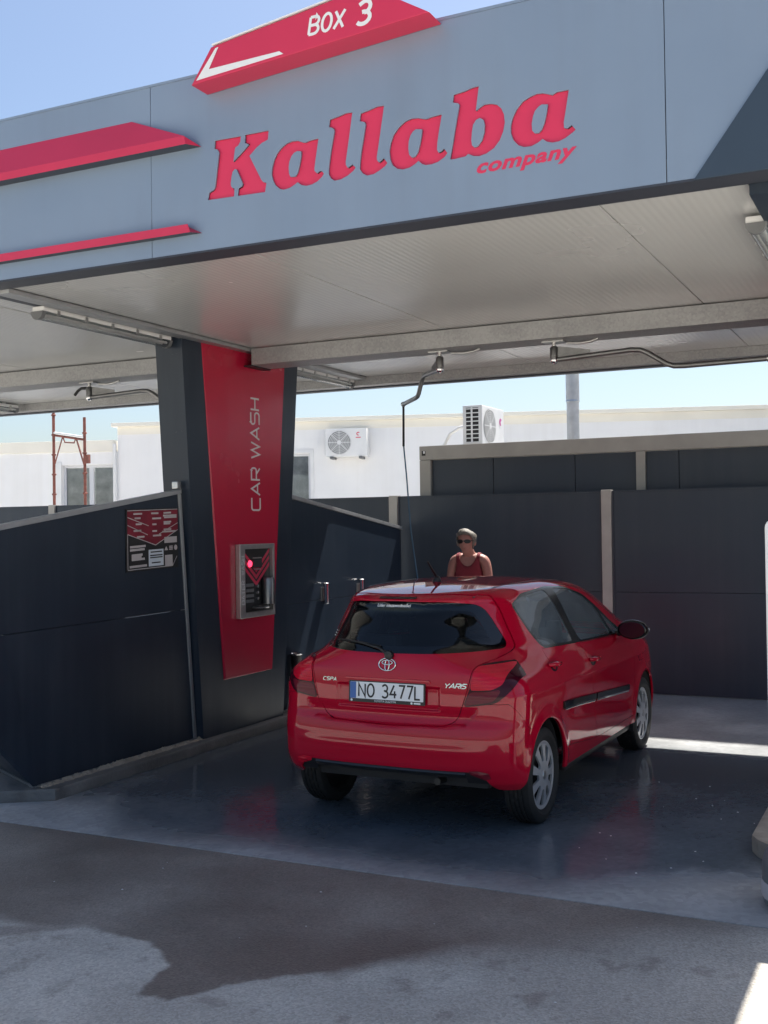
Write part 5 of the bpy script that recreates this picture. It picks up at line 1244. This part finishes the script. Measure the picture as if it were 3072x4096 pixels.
for (x, y, nm) in ((.735, 0, 1), (-.735, 0, -1), (.735, 2.51, 1), (-.735, 2.51, -1)):
    w_ = bpy.data.objects.new('wheel', None); COL.objects.link(w_); w_.parent = car; w_.location = (x, y, .300); w_.empty_display_size = .1
    if nm < 0: w_.rotation_euler = (0, 0, math.pi)
    if ty is None:
        ty = tyre_mesh().build('tyre', M['rubber'], w_, smooth=.5)
        rim_ = MB().lathe([(.214, .055), (.21, -.06), (.15, -.02), (.02, -.01)], (0, 0, 0), 'x', 48).build('rim', M['black'], w_, smooth=.8)
        hb = bpy.data.objects.new('hubcap', me_hub); COL.objects.link(hb); hb.parent = w_; hb.location = (.058, 0, 0)
        cp_ = MB().lathe([(.030, .078), (.027, .088), (0, .091)], (0, 0, 0), 'x', 20).build('hub_centre', M['steel'], w_, smooth=.8)
        protos = [ty, rim_, hb, cp_]
    else:
        for o in protos: c = o.copy(); COL.objects.link(c); c.parent = w_
# mud flap behind the front wheel side, seats inside
MB().box(.70, .84, 2.10, 2.112, .22, .40).build('mud_flap', M['rubber'], car)
def rb(x0, x1, y0, y1, z0, z1, name, parent=None, tilt=0.): 
    mb = MB().box(x0, x1, y0, y1, z0, z1); mb.v = [(x, y - (z - z0) * tilt, z) for x, y, z in mb.v]; return mb.build(name, M['seat'], parent or car, bevel=.03, smooth=.8)
for x in (-.37, .37):
    st_ = rb(x - .24, x + .24, 1.05, 1.60, .42, .58, 'front_seat'); rb(x - .23, x + .23, 1.08, 1.20, .56, 1.19, 'seat_back', st_, .20); rb(x - .15, x + .15, .93, 1.05, 1.14, 1.34, 'headrest', st_, .1)
rs_ = rb(-.62, .62, .15, .70, .42, .58, 'rear_seat'); rb(-.60, .60, .10, .24, .56, 1.05, 'seat_back', rs_, .2)
for x in (-.36, .36): rb(x - .15, x + .15, .0, .09, 1.00, 1.15, 'headrest', rs_, .1)
MB().box(-.66, .66, 1.95, 2.45, .70, .96).build('dashboard', M['seat'], car, bevel=.05)
g = MB(); g.tube([(-.37 + .185 * math.cos(a), 1.78 - .05 * math.sin(a), .98 + .17 * math.sin(a)) for a in [2 * math.pi * i / 24 for i in range(25)]], .014, 8, cap=False); g.build('steering_wheel', M['seat'], car, smooth=2)
MB().box(-.11, .11, 1.72, 1.74, 1.30, 1.355).build('inner_mirror', M['seat'], car, bevel=.01)

# ------------------------------------------------------------------ the man washing the car
man = thing('person', 'grey-haired man in sunglasses and red tank top standing behind the car', 'person', (-4.27, 10.74, .004), rz=.10)
def skin_body():
    J = {}; E = []
    def j(n, p, r, par=None):
        J[n] = (p, r if isinstance(r, tuple) else (r, r)); 
        if par: E.append((par, n))
    j('pelvis', (0, .03, .97), (.165, .115)); j('waist', (0, .02, 1.13), (.145, .105), 'pelvis'); j('chest', (0, -.01, 1.33), (.165, .120), 'waist'); j('upper', (0, -.03, 1.49), (.14, .10), 'chest')
    j('neck0', (0, -.06, 1.575), (.066, .066), 'upper'); j('neck1', (0, -.11, 1.635), (.058, .060), 'neck0')
    j('head0', (0, -.165, 1.672), (.068, .086), 'neck1'); j('head1', (0, -.165, 1.745), (.096, .112), 'head0'); j('head2', (0, -.135, 1.815), (.086, .100), 'head1')
    for s, n in ((-1, 'a'), (1, 'b')):
        j('cl' + n, (s * .10, -.04, 1.54), .070, 'upper'); j('sh' + n, (s * .160, -.045, 1.53), .066, 'cl' + n); j('ua' + n, (s * .192, -.05, 1.40), .052, 'sh' + n)
        j('el' + n, (s * .215, -.07, 1.22), .042, 'ua' + n); j('fa' + n, (s * .21, -.19, 1.12), .040, 'el' + n); j('wr' + n, (s * .15, -.34, 1.05), .027, 'fa' + n); j('pa' + n, (s * .125, -.41, 1.03), (.036, .018), 'wr' + n)
        for k, (dx, L) in enumerate(((-.033, .068), (-.011, .080), (.011, .085), (.033, .074))):
            b = (s * .118 + dx, -.455, 1.022); j('f%d%s' % (k, n), b, .010, 'pa' + n); j('g%d%s' % (k, n), (b[0] * .99 + 0, b[1] - L * .55, b[2] - .012), .0085, 'f%d%s' % (k, n)); j('h%d%s' % (k, n), (b[0] * .985, b[1] - L * .85, b[2] - .038), .007, 'g%d%s' % (k, n))
        j('t0' + n, (s * .125 - s * .040, -.405, 1.02), .011, 'pa' + n); j('t1' + n, (s * .125 - s * .062, -.445, 1.005), .009, 't0' + n)
        j('hip' + n, (s * .095, .03, .90), (.088, .095), 'pelvis'); j('th' + n, (s * .105, .02, .70), .075, 'hip' + n); j('kn' + n, (s * .11, .0, .49), .052, 'th' + n); j('ca' + n, (s * .115, .03, .34), .054, 'kn' + n); j('an' + n, (s * .12, .03, .09), .036, 'ca' + n)
        j('ft' + n, (s * .125, -.05, .05), (.042, .034), 'an' + n); j('to' + n, (s * .13, -.16, .035), (.044, .022), 'ft' + n)
    names = list(J); ix = {n: i for i, n in enumerate(names)}
    me = bpy.data.meshes.new('body'); me.from_pydata([J[n][0] for n in names], [(ix[a], ix[b]) for a, b in E], [])
    o = bpy.data.objects.new('body', me); COL.objects.link(o)
    sk = o.modifiers.new('s', 'SKIN'); sk.use_smooth_shade = True; o.modifiers.new('d', 'SUBSURF').levels = 2
    lay = me.skin_vertices[0].data
    for i, n in enumerate(names): lay[i].radius = J[n][1]; lay[i].use_root = (n == 'pelvis')
    m2 = bpy.data.meshes.new_from_object(o.evaluated_get(bpy.context.evaluated_depsgraph_get()))
    bpy.data.objects.remove(o); m2.name = 'body'
    for v in m2.vertices:      # brow, nose and chin relief
        x, y, z = v.co
        if z > 1.60 and y < -.19:
            v.co.y -= .022 * math.exp(-((x / .014) ** 2 + ((z - 1.700) / .022) ** 2)) + .008 * math.exp(-((x / .03) ** 2 + ((z - 1.630) / .018) ** 2)) + .005 * math.exp(-((z - 1.752) / .015) ** 2)
    m2.materials.clear(); m2.materials.append(M['skin']); o = bpy.data.objects.new('body', m2); COL.objects.link(o); o.parent = man
    return o
bo = skin_body()
bo.data.polygons.foreach_set('use_smooth', [True] * len(bo.data.polygons))
BP = np.array([v.co[:] for v in bo.data.vertices]); BNn = np.array([v.normal[:] for v in bo.data.vertices]); BPoly = [tuple(p.vertices) for p in bo.data.polygons]
def garment(name, fld, out, m):
    lut = {tuple(np.round(p, 6)): n for p, n in zip(BP, BNn)}
    sh, _ = Shell(BP, BPoly).split(fld)
    mb = MB(); 
    from mathutils.kdtree import KDTree
    kd = KDTree(len(BP)); [kd.insert(p, i) for i, p in enumerate(BP)]; kd.balance()
    N = np.array([BNn[kd.find(p)[1]] for p in sh.P]); mb.add((sh.P + N * (out(sh.P)[:, None] if callable(out) else out)).tolist(), sh.polys)
    o = mb.build(name, m, man, smooth=1.2); so_ = o.modifiers.new('t', 'SOLIDIFY'); so_.thickness = .004; so_.offset = 0; return o
def tank(P):
    x, y, z = P[:, 0], P[:, 1], P[:, 2]; ax = np.abs(x)
    neck = 1 - np.sqrt((x / .098) ** 2 + ((z - 1.63) / np.where(y < -.02, .165, .08)) ** 2)
    arm = ax - (.160 - .035 * sst(1.36, 1.47, z) + .03 * (1 - sst(1.28, 1.36, z)))
    return np.maximum.reduce([neck * .1, arm, .93 - z, z - 1.62])
garment('tank_top', tank, .007, M['tank'])
garment('shorts', lambda P: np.maximum.reduce([P[:, 2] - 1.0, .46 - P[:, 2], np.abs(P[:, 0]) - .20, -.2 - P[:, 1]]), .014, M['trouser'])
garment('shoe', lambda P: P[:, 2] - .085, .008, M['black'])
# hair: cap with parted fringe, standing a little off the head
hd = Shell(BP, BPoly)
hair_f = lambda P: np.maximum(1.66 + .128 * sst(-.15, -.225, P[:, 1]) - .02 * sst(.03, .07, np.abs(P[:, 0])) - P[:, 2], 1.60 - P[:, 2])
hs = garment('hair', hair_f, lambda P: .003 + .017 * sst(.0, .035, -hair_f(P)), M['hair'])
for v in hs.data.vertices:
    n_ = float(vnoise(np.array([v.co.x * 1.0]), np.array([v.co.y + v.co.z * 1.7]), 30, 21)[0]); c_ = v.co - Vector((0, -.15, 1.74)); v.co += c_.normalized() * (n_ - .45) * .05 * (1 if v.co.z > 1.74 else .4)
for sx in (-1, 1): MB().ball((sx * .090, -.15, 1.705), (.012, .018, .030), 10, 8).build('ear', M['skin'], man, smooth=3)
def face_y(x, z): return min([float(p[1]) for p in BP if abs(p[0] - x) < .02 and abs(p[2] - z) < .02] or [-.26])
fy = {round(x, 3): face_y(x, 1.722) for x in (-.066, -.036, 0, .036, .066)}
sg = MB()
for sx in (-1, 1):
    yy = min(fy[sx * .036], fy[0]) + .006
    sg.prism([(sx * .037 + .034 * math.cos(a), 1.722 + .021 * math.sin(a)) for a in [2 * math.pi * i / 16 for i in range(16)]], lambda u, v, w: (u, yy - w + 4.5 * u * u, v), .004, .010)
    sg.tube([(sx * .068, yy + .018, 1.73), (sx * .090, -.19, 1.73), (sx * .092, -.13, 1.725)], .0035, 6)
sg.tube([(-.012, yy - .006, 1.728), (.012, yy - .006, 1.728)], .0035, 6)
sg.build('sunglasses', M['black'], man)
ym = face_y(0, 1.645)
MB().prism([(.024 * math.cos(a), 1.645 + .005 * math.sin(a)) for a in [2 * math.pi * i / 12 for i in range(12)]], lambda u, v, w: (u, ym - w + 8 * u * u, v), -.004, .002).build('mouth', mat('lip', (.32, .12, .10), .5), man)
